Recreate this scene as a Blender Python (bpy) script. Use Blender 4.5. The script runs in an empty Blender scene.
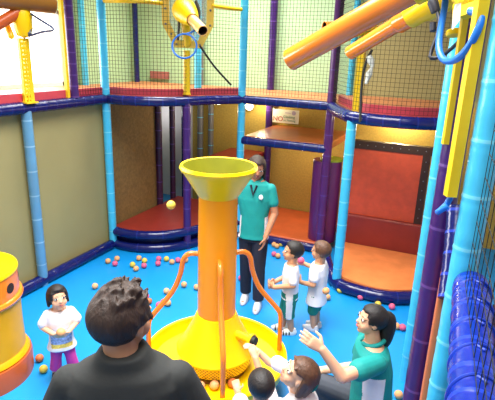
import bpy, bmesh, math, random
import numpy as np
from mathutils import Vector, Matrix
random.seed(7)
SC = bpy.context.scene
COL = SC.collection
V = Vector
PI = math.pi

# ------------------------------------------------------------------ camera
FPX, PITCH, YAW, ROLL, EYE = 479.0, math.radians(17.2), math.radians(23.3), math.radians(2.0), V((0, 0, 2.55))
FW = V((-math.sin(YAW) * math.cos(PITCH), math.cos(YAW) * math.cos(PITCH), -math.sin(PITCH)))
R0 = V((math.cos(YAW), math.sin(YAW), 0)); U0 = R0.cross(FW)
RT = R0 * math.cos(ROLL) + U0 * math.sin(ROLL); UP = U0 * math.cos(ROLL) - R0 * math.sin(ROLL)
cd = bpy.data.cameras.new('camera'); cam = bpy.data.objects.new('camera', cd); COL.objects.link(cam)
cd.sensor_width = 36; cd.lens = FPX / 495 * 36; cd.clip_start = .05
M3 = Matrix((RT, UP, -FW)).transposed()
cam.matrix_world = Matrix.Translation(EYE) @ M3.to_4x4()
SC.camera = cam

def on(px, py, axis, v):                    # the point of the plane axis = v seen at a pixel of the photograph
    d = FW * FPX + RT * (px - 247.5) - UP * (py - 200)
    i = 'xyz'.index(axis)
    return EYE + d * ((v - EYE[i]) / d[i])
def at(px, py, depth):
    return EYE + (FW * FPX + RT * (px - 247.5) - UP * (py - 200)) * (depth / FPX)

# ------------------------------------------------------------------ materials
def lin(c):
    return tuple(((x / 255) / 12.92 if x / 255 <= .04045 else ((x / 255 + .055) / 1.055) ** 2.4) for x in c)
MATS = {}
def mat(name, rgb, rough=.5, var=.12, scale=6, bump=0, bscale=40, metal=0, spec=.5, coat=0, emit=None, alpha=None):
    if name in MATS: return MATS[name]
    m = bpy.data.materials.new(name); m.use_nodes = True
    nt = m.node_tree; b = nt.nodes['Principled BSDF']
    c = lin(rgb)
    b.inputs['Roughness'].default_value = rough; b.inputs['Metallic'].default_value = metal
    b.inputs['Specular IOR Level'].default_value = spec; b.inputs['Coat Weight'].default_value = coat
    tc = nt.nodes.new('ShaderNodeTexCoord')
    nz = nt.nodes.new('ShaderNodeTexNoise'); nz.inputs['Scale'].default_value = scale; nz.inputs['Detail'].default_value = 5
    nt.links.new(tc.outputs['Object'], nz.inputs['Vector'])
    rp = nt.nodes.new('ShaderNodeValToRGB')
    rp.color_ramp.elements[0].position = .3; rp.color_ramp.elements[1].position = .7
    rp.color_ramp.elements[0].color = tuple(x * (1 - var) for x in c) + (1,)
    rp.color_ramp.elements[1].color = tuple(min(1, x * (1 + var)) for x in c) + (1,)
    nt.links.new(nz.outputs['Fac'], rp.inputs['Fac']); nt.links.new(rp.outputs['Color'], b.inputs['Base Color'])
    if bump:
        n2 = nt.nodes.new('ShaderNodeTexNoise'); n2.inputs['Scale'].default_value = bscale; n2.inputs['Detail'].default_value = 4
        nt.links.new(tc.outputs['Object'], n2.inputs['Vector'])
        bp = nt.nodes.new('ShaderNodeBump'); bp.inputs['Strength'].default_value = bump; bp.inputs['Distance'].default_value = .01
        nt.links.new(n2.outputs['Fac'], bp.inputs['Height']); nt.links.new(bp.outputs['Normal'], b.inputs['Normal'])
    if emit:
        b.inputs['Emission Color'].default_value = lin(emit[0]) + (1,); b.inputs['Emission Strength'].default_value = emit[1]
    if alpha is not None:
        b.inputs['Alpha'].default_value = alpha
    MATS[name] = m
    return m
vinyl = dict(rough=.28, bump=.35, bscale=9, var=.08)
CYAN = mat('cyan_vinyl', (66, 186, 224), **vinyl); CYANL = mat('cyan_seam', (112, 206, 232), rough=.3)
STEELB = mat('shaded_steel_blue_vinyl', (92, 146, 182), **vinyl); STEELL = mat('shaded_steel_blue_seam', (136, 178, 204), rough=.3)  # grey-blue carries the under-deck shade of the post in its colour
BLUE = mat('blue_vinyl', (13, 22, 88), rough=.2, bump=.5, bscale=11, var=.08); BLUEL = mat('blue_seam', (26, 38, 116), rough=.25)
PURP = mat('purple_vinyl', (60, 26, 98), **vinyl); PURPL = mat('purple_seam', (92, 60, 130), rough=.3)
DPUR = mat('dark_plum_vinyl', (58, 26, 60), **vinyl); GREYP = mat('grey_vinyl', (120, 118, 116), **vinyl)
RBLUE = mat('royal_blue_vinyl', (10, 38, 140), rough=.2, bump=.5, bscale=11, var=.08); RBLUEL = mat('royal_blue_strap', (18, 52, 164), rough=.3)
FLOORM = mat('blue_floor_mat', (8, 136, 210), rough=.42, var=.06, scale=1.5, bump=.08, bscale=60)
REDM = mat('red_mat', (140, 44, 36), rough=.4, var=.1, bump=.2, bscale=8)
ORAM = mat('orange_mat', (208, 112, 60), rough=.38, var=.1, bump=.2, bscale=6)
MAROON = mat('maroon_pad', (190, 62, 76), rough=.4, var=.12, bump=.3, bscale=12)
PANELM = mat('orange_red_sheet', (212, 84, 50), rough=.45, var=.1, scale=12)
BROWNF = mat('dark_brown_frame', (58, 34, 20), rough=.5)
WALLB = mat('beige_wall_paint', (150, 140, 92), rough=.7, var=.05, scale=2)
WALLBR = mat('brown_carpet_wall', (124, 96, 52), rough=.9, var=.22, scale=30, bump=.4, bscale=80)
WALLY = mat('yellow_carpet_wall', (192, 160, 72), rough=.85, var=.14, scale=40, bump=.4, bscale=80)
WALLG = mat('green_wall_paint', (174, 208, 160), rough=.7, var=.05, scale=2)
WALLT = mat('tan_wall', (170, 164, 108), rough=.7, var=.06, scale=2)
WALLW = mat('pale_wall_paint', (214, 206, 204), rough=.7, var=.04)
NETM = mat('black_net_cord', (16, 20, 18), rough=.8)
YEL = mat('yellow_plastic', (250, 206, 4), rough=.34, var=.03, spec=.35)
YELD = mat('yellow_steel', (236, 196, 24), rough=.35, var=.08)
YELC = mat('cream_yellow_plate', (244, 206, 84), rough=.4)
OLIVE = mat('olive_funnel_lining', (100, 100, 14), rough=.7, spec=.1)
ORA = mat('orange_plastic', (255, 156, 12), rough=.36, var=.03, spec=.35)
ORAP = mat('orange_pipe_plastic', (238, 128, 34), rough=.25, var=.04, coat=.4)
ORAD = mat('burnt_orange_plastic', (196, 88, 30), rough=.35, var=.06)
BRNP = mat('tan_brown_plastic', (150, 98, 30), rough=.35, var=.08)
BLACK = mat('black_rubber', (14, 14, 15), rough=.6)
HOLE = mat('dark_bore', (40, 20, 12), rough=.8)
HOSE = mat('blue_hose', (28, 112, 206), rough=.35)
WHITE = mat('white_plastic', (236, 234, 228), rough=.5)
GREY = mat('grey_metal', (140, 140, 140), rough=.35, metal=.7)
CLEAR = mat('clear_plate', (190, 205, 200), rough=.15, alpha=.35)
LIME = mat('lime_pad', (150, 170, 40), rough=.4)
WINM = mat('bright_daylight_pane', (255, 255, 255), emit=((255, 253, 246), 3.2))
DECKF = mat('tan_orange_deck_mat', (186, 116, 70), rough=.5, var=.12)
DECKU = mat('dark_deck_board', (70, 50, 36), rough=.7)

# ------------------------------------------------------------------ object helpers
def link(o):
    COL.objects.link(o); return o
def tag(o, label=None, cat=None, group=None, kind=None):
    if label: o['label'] = label
    if cat: o['category'] = cat
    if group: o['group'] = group
    if kind: o['kind'] = kind
    return o
def thing(name, label, cat, loc=(0, 0, 0), group=None):
    o = link(bpy.data.objects.new(name, None)); o.location = loc; o.empty_display_size = .1
    return tag(o, label, cat, group)

class MB:
    """collects shapes into one mesh, in world coordinates"""
    def __init__(s): s.v = []; s.f = []; s.m = []
    def add(s, vs, fs, mi=0):
        n = len(s.v); s.v += [tuple(p) for p in vs]
        s.f += [tuple(i + n for i in f) for f in fs]; s.m += [mi] * len(fs)
    def box(s, lo, hi, mi=0):
        x0, y0, z0 = lo; x1, y1, z1 = hi
        s.add([(x0, y0, z0), (x1, y0, z0), (x1, y1, z0), (x0, y1, z0), (x0, y0, z1), (x1, y0, z1), (x1, y1, z1), (x0, y1, z1)],
              [(0, 3, 2, 1), (4, 5, 6, 7), (0, 1, 5, 4), (1, 2, 6, 5), (2, 3, 7, 6), (3, 0, 4, 7)], mi)
    def rings(s, rs, mi=0, close=True, mfn=None):
        n = len(rs[0]); vs = [p for r in rs for p in r]; fs = []; ms = []
        for i in range(len(rs) - 1):
            for j in range(n):
                k = (j + 1) % n
                fs.append((i * n + j, i * n + k, (i + 1) * n + k, (i + 1) * n + j)); ms.append(mfn(i) if mfn else mi)
        if close:
            fs.append(tuple(range(n - 1, -1, -1))); fs.append(tuple((len(rs) - 1) * n + j for j in range(n))); ms += [mi, mi]
        b = len(s.v); s.v += [tuple(p) for p in vs]; s.f += [tuple(i + b for i in f) for f in fs]; s.m += ms
    def lathe(s, prof, origin=(0, 0, 0), axis=(0, 0, 1), n=40, mi=0, close=False, mfn=None):
        a = V(axis).normalized(); o = V(origin); x = a.orthogonal().normalized(); y = a.cross(x)
        s.rings([[o + a * h + (x * math.cos(t) + y * math.sin(t)) * max(r, 1e-4) for t in [2 * PI * j / n for j in range(n)]] for r, h in prof], mi, close, mfn)
    def tube(s, pts, r, n=12, mi=0, rf=None, mfn=None):
        pts = [V(p) for p in pts]; rs = []; x = None
        for i, p in enumerate(pts):
            t = (pts[min(i + 1, len(pts) - 1)] - pts[max(i - 1, 0)]).normalized()
            x = (x - t * x.dot(t)).normalized() if x else t.orthogonal().normalized()
            y = t.cross(x); rr = rf(i) if rf else r
            rs.append([p + (x * math.cos(a) + y * math.sin(a)) * rr for a in [2 * PI * j / n for j in range(n)]])
        s.rings(rs, mi, True, mfn)
    def cap(s, p, q, r1, r2=None, n=14, flat=False, k=4):
        p = V(p); q = V(q); r2 = r1 if r2 is None else r2
        d = q - p; L = d.length; a = d / L if L > 1e-6 else V((0, 0, 1))
        if flat: prof = [(r1, 0), (r2, L)]
        else:
            prof = [(r1 * math.sin(t), -r1 * math.cos(t)) for t in [PI / 2 * i / k for i in range(k + 1)]]
            prof += [(r2 * math.cos(t), L + r2 * math.sin(t)) for t in [PI / 2 * i / k for i in range(k + 1)]]
        s.lathe(prof, p, a, n, close=True)
    def ell(s, c, ax, ay, az, nu=18, nv=10):
        c = V(c); rs = []
        for i in range(nv + 1):
            t = PI * i / nv; rr = max(math.sin(t), .01)
            rs.append([c + az * (-math.cos(t)) + (ax * math.cos(a) + ay * math.sin(a)) * rr for a in [2 * PI * j / nu for j in range(nu)]])
        s.rings(rs)
    def loft(s, secs, n=24, e=2.4):
        rs = []
        for c, ax, ay in secs:
            r = []
            for j in range(n):
                t = 2 * PI * j / n; ct, st = math.cos(t), math.sin(t)
                r.append(V(c) + V(ax) * math.copysign(abs(ct) ** (2 / e), ct) + V(ay) * math.copysign(abs(st) ** (2 / e), st))
            rs.append(r)
        s.rings(rs)
    def prism(s, poly, z0, z1, mt=0, ms=0, mbm=0):
        n = len(poly); vs = [(x, y, z0) for x, y in poly] + [(x, y, z1) for x, y in poly]
        s.add(vs, [tuple(range(n, 2 * n))], mt); b = len(s.v) - 2 * n
        for fs, mi in (([tuple(range(n - 1, -1, -1))], mbm), ([(i, (i + 1) % n, n + (i + 1) % n, n + i) for i in range(n)], ms)):
            s.f += [tuple(i + b for i in f) for f in fs]; s.m += [mi] * len(fs)
    def mesh(s, name, mats, loc=(0, 0, 0), smooth=True):
        me = bpy.data.meshes.new(name)
        l = V(loc); me.from_pydata([V(p) - l for p in s.v], [], s.f)
        for m in (mats if isinstance(mats, (list, tuple)) else [mats]): me.materials.append(m)
        me.polygons.foreach_set('material_index', s.m)
        bm = bmesh.new(); bm.from_mesh(me); bmesh.ops.recalc_face_normals(bm, faces=bm.faces[:]); bm.to_mesh(me); bm.free()
        if smooth:
            me.polygons.foreach_set('use_smooth', [True] * len(me.polygons))
            me.set_sharp_from_angle(angle=math.radians(40))
        return me
    def build(s, name, mats, parent=None, smooth=True, loc=None, bevel=0):
        top = parent
        while top and top.parent: top = top.parent
        l = V(top.location) if top else V(loc or (0, 0, 0))
        o = link(bpy.data.objects.new(name, s.mesh(name, mats, l, smooth)))
        if parent:
            o.parent = parent
        else:
            o.location = l
        if bevel:
            b = o.modifiers.new('bevel', 'BEVEL'); b.width = bevel; b.segments = 3; b.limit_method = 'ANGLE'
        return o
def smooth_path(pts, step=.04, closed=False):
    pts = [V(p) for p in pts]; out = []
    for i in range(len(pts) - 1):
        p0 = pts[i - 1] if i else pts[0] * 2 - pts[1]; p1, p2 = pts[i], pts[i + 1]
        p3 = pts[i + 2] if i + 2 < len(pts) else p2 * 2 - p1
        n = max(2, int((p2 - p1).length / step))
        for k in range(n):
            t = k / n
            out.append(.5 * ((2 * p1) + (p2 - p0) * t + (2 * p0 - 5 * p1 + 4 * p2 - p3) * t * t + (3 * p1 - p0 - 3 * p2 + p3) * t ** 3))
    out.append(pts[-1]); return out
def padded(mb, pts, r, every=.26, n=16):              # padded vinyl sleeve with a raised lap seam at regular intervals
    pts = smooth_path(pts, .013) if len(pts) > 2 else [V(pts[0]).lerp(V(pts[1]), i / max(2, int((V(pts[1]) - V(pts[0])).length / .013))) for i in range(max(2, int((V(pts[1]) - V(pts[0])).length / .013)) + 1)]
    k = max(1, int(every / .013))
    off = random.randrange(k)
    mb.tube(pts, r, n, 0, rf=lambda i: r * (1.035 if (i + off) % k == 0 else (.985 if (i + off) % k in (1, k - 1) else 1 + .01 * math.sin(i * .7))), mfn=lambda i: 1 if (i + off) % k == 0 else 0)

# ================================================================== setting
def struct(mb, name, mats, **k):
    o = mb.build(name, mats, **k); o['kind'] = 'structure'; return o
ZD = 1.945                                              # deck tubes
b = MB(); b.box((-5.4, -1.2, -.12), (2.2, 7.3, 0)); struct(b, 'floor', FLOORM, smooth=False)
b = MB(); b.box((-4.16, -.5, 0), (-4.02, 4.76, 1.93)); struct(b, 'wall_left', WALLB, smooth=False)
b = MB(); b.box((-4.16, 4.765, 0), (-4.05, 5.98, 1.93)); struct(b, 'wall_left_rear', WALLBR, smooth=False)
b = MB(); b.box((-4.15, 7.15, 0), (2.2, 7.28, 1.93)); struct(b, 'wall_back', WALLY, smooth=False)
b = MB(); b.box((-5.4, 7.15, 0), (-4.155, 7.28, 1.93)); struct(b, 'wall_back_alcove', WALLW, smooth=False)
b = MB(); b.box((-5.4, 7.15, 1.935), (-1.35, 7.28, 4.6)); struct(b, 'wall_back_upper', WALLG, smooth=False)
b = MB(); b.box((-1.345, 7.15, 1.935), (2.2, 7.28, 4.6)); struct(b, 'wall_back_upper_right', WALLT, smooth=False)  # right stretch of the upper back wall, coloured tan
b = MB(); b.box((2.05, -1.2, 0), (2.2, 7.14, 4.6)); struct(b, 'wall_right', WALLW, smooth=False)
# upper left wall with a wide window in it
b = MB()
b.box((-5.4, -1.2, 0), (-5.2, 7.14, 2.0)); b.box((-5.4, 5.42, 2.0), (-5.2, 7.14, 4.6)); b.box((-5.4, -1.2, 3.0), (-5.2, 5.42, 4.6)); b.box((-5.4, -1.2, 2.0), (-5.2, .4, 3.0))
struct(b, 'wall_left_upper', WALLG, smooth=False)
b = MB(); b.box((-5.36, .4, 2.0), (-5.34, 5.42, 3.0)); o = struct(b, 'window_1', WINM, smooth=False)
b = MB()
for y in (.4, 1.6, 2.85, 4.1, 5.36): b.box((-5.3, y, 2.0), (-5.24, y + .06, 3.0))
b.box((-5.3, .4, 2.0), (-5.24, 5.42, 2.05)); b.box((-5.3, .4, 2.95), (-5.24, 5.42, 3.0))
f = b.build('window_frame', WHITE, smooth=False); f.parent = o
b = MB(); b.box((-5.4, -1.2, 4.6), (2.2, 7.28, 4.7)); struct(b, 'ceiling', WALLW, smooth=False)

# ================================================================== decks
A_ = (-3.95, 3.52); B_ = (-3.95, 4.72); P_ = (-3.08, 5.16); D_ = (-2.65, 5.85); F_ = (-1.45, 5.85); G_ = (-1.0, 4.97); H_ = (-.13, 5.02)
def sm2(pts): return [(p.x, p.y) for p in smooth_path([(x, y, 0) for x, y in pts], .06)]
curveL = sm2([B_, (-3.62, 4.74), (-3.3, 4.9), P_, (-2.92, 5.5), D_])
curveR = sm2([F_, (-1.27, 5.42), G_, (-.72, 4.87), (-.4, 4.88), H_])
edge = [(-3.95, .2)] + curveL + [F_] + curveR[1:]
def inset(path, d):
    out = []
    for i, p in enumerate(path):
        a = V(path[max(i - 1, 0)] + (0,)); c = V(path[min(i + 1, len(path) - 1)] + (0,)); t = (c - a).normalized(); nrm = V((-t.y, t.x, 0))
        out.append((p[0] + nrm.x * d, p[1] + nrm.y * d))
    return out
ins = inset(edge, .05)
deck = thing('play_deck', 'upper climbing deck with orange floor and wavy blue padded edge above the walls', 'deck', (-3, 6, 1.93))
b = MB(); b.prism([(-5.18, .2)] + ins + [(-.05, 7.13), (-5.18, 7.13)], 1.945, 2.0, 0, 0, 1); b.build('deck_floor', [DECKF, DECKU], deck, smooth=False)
def e3(path, z): return [(x, y, z) for x, y in path]
b = MB(); padded(b, [(-3.95, .2, ZD), (-3.95, 2.3, ZD), A_ + (ZD,), B_ + (ZD,)], .06, .15); b.build('edge_tube', [BLUE, BLUEL], deck)
b = MB(); padded(b, e3(curveL[::3] + [D_], ZD), .058, .15); b.build('edge_tube', [BLUE, BLUEL], deck)
b = MB(); padded(b, [D_ + (ZD,), F_ + (ZD,)], .055, .15); b.build('edge_tube', [BLUE, BLUEL], deck)
b = MB(); padded(b, e3(curveR[::3] + [H_], ZD), .062, .15); b.build('edge_tube', [BLUE, BLUEL], deck)
for nm, path, m in (('edge_pad', [(-3.99, .2)] + inset(curveL, .075), MAROON), ('edge_pad', inset(curveR, .08), MAROON)):
    b = MB(); q = inset(path, .04); b.prism(path + q[::-1], 1.99, 2.085, 0, 0, 0); b.build(nm, m, deck, smooth=False)

# ---- posts
def post(x, y, z0, z1, r, mats, label, group=None, name='padded_post', top=None, every=.26):
    b = MB(); tx, ty = top or (x, y)
    padded(b, [(x, y, z0), (tx, ty, z1)], r, every)
    return tag(b.build(name, mats, loc=(x, y, z0)), label, 'post', group or 'padded posts of the climbing frame')
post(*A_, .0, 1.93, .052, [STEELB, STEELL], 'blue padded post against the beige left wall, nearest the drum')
post(*B_, .0, 3.4, .05, [CYAN, CYANL], 'tall cyan padded post at the rear end of the beige wall')
post(*P_, .0, 1.93, .05, [PURP, PURPL], 'purple padded post at the rounded corner of the red mat platform')
post(D_[0], D_[1], .0, 3.4, .05, [CYAN, CYANL], 'tall cyan padded post behind the yellow funnel, left of the shelf platform')
post(-2.72, 7.06, .0, 3.4, .055, [PURP, PURPL], 'purple padded post at the back wall, left of the white sign')
post(*F_, .0, 3.4, .055, [mat('plum_post_vinyl', (80, 32, 96), **vinyl), PURPL], 'purple padded post in front of the fat purple roller')
post(*G_, .0, 1.93, .052, [CYAN, CYANL], 'cyan padded post at the front corner of the round orange platform')
post(*H_, .0, 1.93, .05, [PURP, PURPL], 'dark purple padded post at the right end of the round orange platform')
post(-.085, 3.64, .0, 3.4, .05, [CYAN, CYANL], 'slim cyan padded post standing left of the fat purple post', every=.3)
post(.0, 2.32, .0, 3.4, .052, [PURP, PURPL], 'fat purple padded post with light seams standing left of the big cyan post', every=.3)
post(.105, 1.93, .0, 3.4, .052, [CYAN, CYANL], 'big near cyan padded post beside the yellow square stand', every=.22)
post(-4.02, 5.93, .0, 1.93, .05, [DPUR, PURPL], 'dark plum post at the end of the brown carpet wall')
post(-4.02, 6.3, .0, 1.93, .045, [DPUR, PURPL], 'thin dark plum post left of the pale gap in the corner')
post(-4.22, 6.98, .0, 1.93, .045, [BLUE, BLUEL], 'dark post against the pale alcove wall, right of the pale gap')
post(-3.95, 7.06, .0, 3.4, .05, [GREYP, CYANL], 'shade-grey cyan post on the yellow back wall nearest the corner')  # a cyan post; the grey puts the shade under the deck into its colour
post(-3.76, 7.08, .0, 1.93, .045, [GREYP, CYANL], 'grey post on the yellow back wall, further from the corner')
post(-5.1, 5.67, 2.0, 3.4, .045, [CYAN, CYANL], 'pale cyan post on the deck near the bright window')
post(-5.05, 6.85, 2.0, 3.4, .045, [BLUE, BLUEL], 'dark blue post at the back of the upper deck')
post(-3.95, 4.2, 2.0, 3.4, .05, [PURP, PURPL], 'purple padded post on the deck edge beside the bright window', every=.12)
post(-1.5, 7.06, 2.0, 3.4, .045, [CYAN, CYANL], 'cyan post on the deck behind the yellow stand')
post(-3.4, 6.0, 2.0, 3.4, .05, [CYAN, CYANL], 'cyan post on the deck behind the middle ball cannon')

# ---- rails
def rail(pts, r, label, m=YELD):
    b = MB(); b.tube(smooth_path(pts), r); return tag(b.build('guard_rail', m, loc=pts[0]), label, 'rail', 'yellow rails above the nets')
rail([B_ + (3.05,), (-3.62, 4.74, 3.05), (-3.4, 4.88, 3.05), (-3.33, 5.06, 3.05)], .024, 'yellow rail running from the tall cyan post to the cannon plate')
rail([(-2.84, 5.32, 3.05), (-2.8, 5.5, 3.05), (-2.75, 5.68, 3.05), D_ + (3.05,)], .024, 'short yellow rail from the cannon plate to the cyan post behind the funnel')

# ---- kerb tube on the floor along the left wall
b = MB(); padded(b, [(-3.95, .2, .06), (-3.95, 2, .06), (-3.95, 4.68, .06)], .062, .3)
tag(b.build('kerb_tube', [BLUE, BLUEL]), 'long blue padded tube on the floor along the beige left wall', 'kerb tube')

# ---- corner platform, red mat
pl = thing('corner_platform', 'low red mat platform with dark blue padded edge in the far left corner', 'platform', (-3.6, 5.6, 0))
ci = inset(curveL, .05)
b = MB(); b.prism([(-4.0, 4.82)] + ci + [(-2.7, 6.4), (-4.0, 6.4)], .0, .27, 0, 1, 1); b.build('mat', [REDM, BLUE], pl, smooth=False)
for z, r in ((.055, .06), (.235, .058)):
    b = MB(); padded(b, e3([(-3.93, 4.74)] + curveL[3::3] + [D_], z), r, .3); b.build('edge_tube', [BLUE, BLUEL], pl)
# raised red shelf behind the funnel
b = MB(); b.box((-3.4, 6.35, .95), (-2.78, 7.1, 1.02)); tag(b.build('mat_shelf', REDM, bevel=.02), 'small red mat shelf on the back wall just above the funnel', 'platform')

# ---- shelf platform with sign, low orange platform
mp = thing('shelf_platform', 'raised orange mat shelf with blue front tube below the white sign', 'platform', (-2.05, 6.4, 1.4))
b = MB(); b.box((-2.62, 5.86, 1.37), (-1.45, 7.1, 1.47)); b.build('mat', mat('brown_orange_mat', (172, 92, 50), rough=.3, var=.1), mp, bevel=.02, smooth=False)
b = MB(); padded(b, [(-2.62, 5.85, 1.41), (-1.45, 5.85, 1.41)], .055, .2); b.build('edge_tube', [BLUE, BLUEL], mp)
lp = thing('low_platform', 'low orange mat platform at floor level under the shelf platform', 'platform', (-2.05, 6.4, 0))
b = MB(); b.box((-2.6, 5.88, 0), (-1.42, 7.12, .12)); b.build('mat', mat('rust_orange_mat', (190, 88, 46), rough=.4, var=.1), lp, bevel=.02, smooth=False)
b = MB(); padded(b, [(-2.6, 5.85, .055), (-1.45, 5.85, .055)], .055, .3); b.build('edge_tube', [BLUE, BLUEL], lp)

# ---- purple roller
PLUM = mat('plum_vinyl', (96, 36, 96), **vinyl); PLUML = mat('plum_seam', (124, 66, 128), rough=.3)
ro = thing('roller_pad', 'fat upright purple padded roller behind the slim purple post', 'padded roller', (-1.5, 6.12, .1))
b = MB(); b.lathe([(.0, .1), (.185, .1), (.19, .12), (.19, 1.2), (.185, 1.22), (0, 1.22)], (-1.5, 6.12, 0), mi=0); b.build('drum', PLUM, ro)
b = MB(); b.lathe([(.0, 1.222), (.15, 1.222), (.15, 1.25), (0, 1.25)], (-1.45, 6.12, 0)); b.build('cap', LIME, ro)

# ---- round platform
rp = thing('round_platform', 'low round orange mat platform with blue padded rim in the right compartment', 'platform', (-.6, 5.5, 0))
b = MB(); b.prism(inset([(-1.12, 5.2)] + sm2([G_, (-.72, 4.87), (-.4, 4.88), H_]), .04) + [(-.1, 6.05), (-1.25, 6.05)], .0, .145, 0, 0, 0); b.build('mat', mat('light_orange_mat', (224, 132, 74), rough=.25, var=.1, bump=.3, bscale=5), rp, smooth=False)
b = MB(); padded(b, e3([(-1.36, 5.8), (-1.22, 5.4), G_, (-.72, 4.87), (-.4, 4.88), H_], .07), .07, .3); b.build('edge_tube', [BLUE, BLUEL], rp)
b = MB(); b.box((-1.25, 6.06, .0), (-.1, 6.5, .54)); tag(b.build('mat_step', REDM, bevel=.03, smooth=False), 'dark red padded step at the back of the round orange platform', 'step')
pn = thing('climbing_panel', 'orange red sheet panel in a dark brown frame above the dark red step', 'panel', (-.7, 6.5, .54))
b = MB(); b.box((-1.17, 6.12, .54), (-.33, 6.15, 1.42)); b.build('sheet', PANELM, pn, smooth=False)
b = MB(); b.box((-1.25, 6.1, 1.42), (-.12, 6.2, 1.52)); b.box((-1.25, 6.1, .54), (-1.17, 6.2, 1.42)); b.box((-.33, 6.1, .54), (-.24, 6.2, 1.42)); b.build('frame', BROWNF, pn, smooth=False)
for x, z in [(-1.1 + k * .1, 1.47) for k in range(9)] + [(-.285, .62 + k * .12) for k in range(7)]:
    b = MB(); b.lathe([(0, 0), (.008, 0), (.006, .006), (0, .007)], (x, 6.1, z), (0, -1, 0), 8); b.build('rivet', GREY, pn)

# ---- sign
def text(body, size, loc, rot, m, parent, name='lettering', align='LEFT'):
    c = bpy.data.curves.new(name, 'FONT'); c.body = body; c.size = size; c.extrude = .001; c.align_x = align; c.materials.append(m)
    t = link(bpy.data.objects.new('tmp', c)); dg = bpy.context.evaluated_depsgraph_get(); dg.update()
    me = bpy.data.meshes.new_from_object(t.evaluated_get(dg)); bpy.data.objects.remove(t)
    o = link(bpy.data.objects.new(name, me)); o.parent = parent; o.location = V(loc) - V(parent.location); o.rotation_euler = rot; return o
RED = mat('red_lettering', (196, 84, 60), rough=.6); GRN = mat('green_lettering', (120, 160, 120), rough=.6); MAUVE = mat('mauve_logo', (190, 176, 196), rough=.6)
SIGNM = mat('cream_sign_card', (252, 250, 222), rough=.6)
sg = thing('warning_sign', 'small cream NO climbing sign on the back wall above the shelf platform', 'sign', (-2.43, 7.0, 1.62))
b = MB(); b.box((-2.64, 7.0, 1.52), (-2.22, 7.012, 1.725)); b.build('board', SIGNM, sg, smooth=False)
text('NO', .105, (-2.635, 6.997, 1.545), (PI / 2, 0, 0), RED, sg)
text('Climbing', .052, (-2.465, 6.997, 1.6), (PI / 2, 0, 0), GRN, sg)
text('on Netting', .045, (-2.465, 6.997, 1.55), (PI / 2, 0, 0), GRN, sg)
b = MB(); b.lathe([(0, 0), (.032, 0), (.032, .002), (0, .002)], (-2.3, 6.999, 1.68), (0, -1, 0), 24); b.box((-2.44, 6.997, 1.672), (-2.35, 6.999, 1.682)); b.build('logo', MAUVE, sg)

# ---- lamp under the deck
LQ = on(249.5, 106, 'y', 7.13)
l_ = thing('deck_lamp', 'small glowing lamp on the yellow wall right under the deck', 'lamp', LQ)
b = MB(); b.lathe([(0, 0), (.075, 0), (.075, .03), (0, .03)], (LQ.x, 7.15, LQ.z), (0, -1, 0)); b.build('housing', GREY, l_)
b = MB(); b.lathe([(0, 0.03), (.065, 0.03), (.05, .06), (.0, .075)], (LQ.x, 7.15, LQ.z), (0, -1, 0)); b.build('glass', mat('lit_lamp_glass', (255, 230, 170), emit=((255, 236, 180), 14)), l_)

b = MB(); q0 = on(150, 78, 'y', 7.1); q1 = on(168, 72, 'y', 7.1); b.box((q0.x, 7.1, q0.z), (q1.x, 7.14, q1.z)); tag(b.build('wall_plaque', mat('dull_red_plaque', (170, 104, 92), rough=.6), loc=q0, smooth=False), 'small dull red plaque low on the green wall behind the left curved net', 'plaque')
# ---- nets
def net(path, z0, z1, label, cell=.042, w=.0044, lean=None):
    b = MB(); L = [0.0]
    for i in range(1, len(path)): L.append(L[-1] + (V(path[i]) - V(path[i - 1])).length)
    def P(s):
        for i in range(1, len(path)):
            if s <= L[i] + 1e-9:
                t = (s - L[i - 1]) / max(L[i] - L[i - 1], 1e-9); return V(path[i - 1]).lerp(V(path[i]), t)
        return V(path[-1])
    def seg(p, q):
        d = (q - p).normalized(); x = (d.orthogonal()).normalized() * w * .5; y = d.cross(x)
        b.rings([[p + x, p + y, p - x, p - y], [q + x, q + y, q - x, q - y]])
    n = max(2, int(L[-1] / cell))
    for k in range(n + 1):
        p = P(L[-1] * k / n); seg(V((p.x, p.y, z0)), V((p.x, p.y, z1)))
    m = max(3, int(n / 3)) if len(path) > 2 else 1
    for j in range(int((z1 - z0) / cell) + 1):
        z = z0 + j * cell
        for k in range(m):
            p, q = P(L[-1] * k / m), P(L[-1] * (k + 1) / m); seg(V((p.x, p.y, z)), V((q.x, q.y, z)))
    return tag(b.build('safety_net', NETM, loc=(path[0][0], path[0][1], z0), smooth=False), label, 'net', 'black safety nets')
net([(-3.95, 4.25), (-3.95, 4.68)], 2.02, 3.35, 'black net between the purple post and tall cyan post on the left deck edge')
net(curveL, 2.02, 3.35, 'curved black net behind the middle ball cannon')
net([D_, F_], 2.02, 3.35, 'flat black net between the cyan post behind the funnel and the purple post')
net(curveR, 2.02, 3.35, 'curved black net above the round orange platform')

# ================================================================== ball fountain
C0 = V((-1.457, 2.865, 0)); CAM_A = math.atan2(-2.87, 1.452)
def pol(r, ang, z): return V((C0.x + r * math.cos(CAM_A + ang), C0.y + r * math.sin(CAM_A + ang), z))
fo = thing('ball_fountain', 'tall orange column ball fountain with yellow funnel top, cone and round yellow tray', 'ball fountain', C0)
b = MB(); b.lathe([(.0, 0), (.3, 0), (.3, .17), (0, .17)], C0, n=48); b.build('pedestal', ORAD, fo)
b = MB(); b.lathe([(.0, .165), (.3, .165), (.52, .2), (.545, .26), (.545, .295), (.555, .31), (.548, .325), (.532, .318), (.525, .27), (.5, .222), (.3, .2), (.0, .2)], C0, n=72); b.build('tray', YEL, fo)
b = MB(); b.lathe([(.0, .2), (.245, .2), (.245, .262), (0, .262)], C0, n=48); b.build('ball_slot', mat('dark_slot', (92, 56, 30), rough=.6), fo)
PERF = mat('perforated_yellow', (214, 172, 30), rough=.4)
nt = PERF.node_tree; pb = nt.nodes['Principled BSDF']
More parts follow.
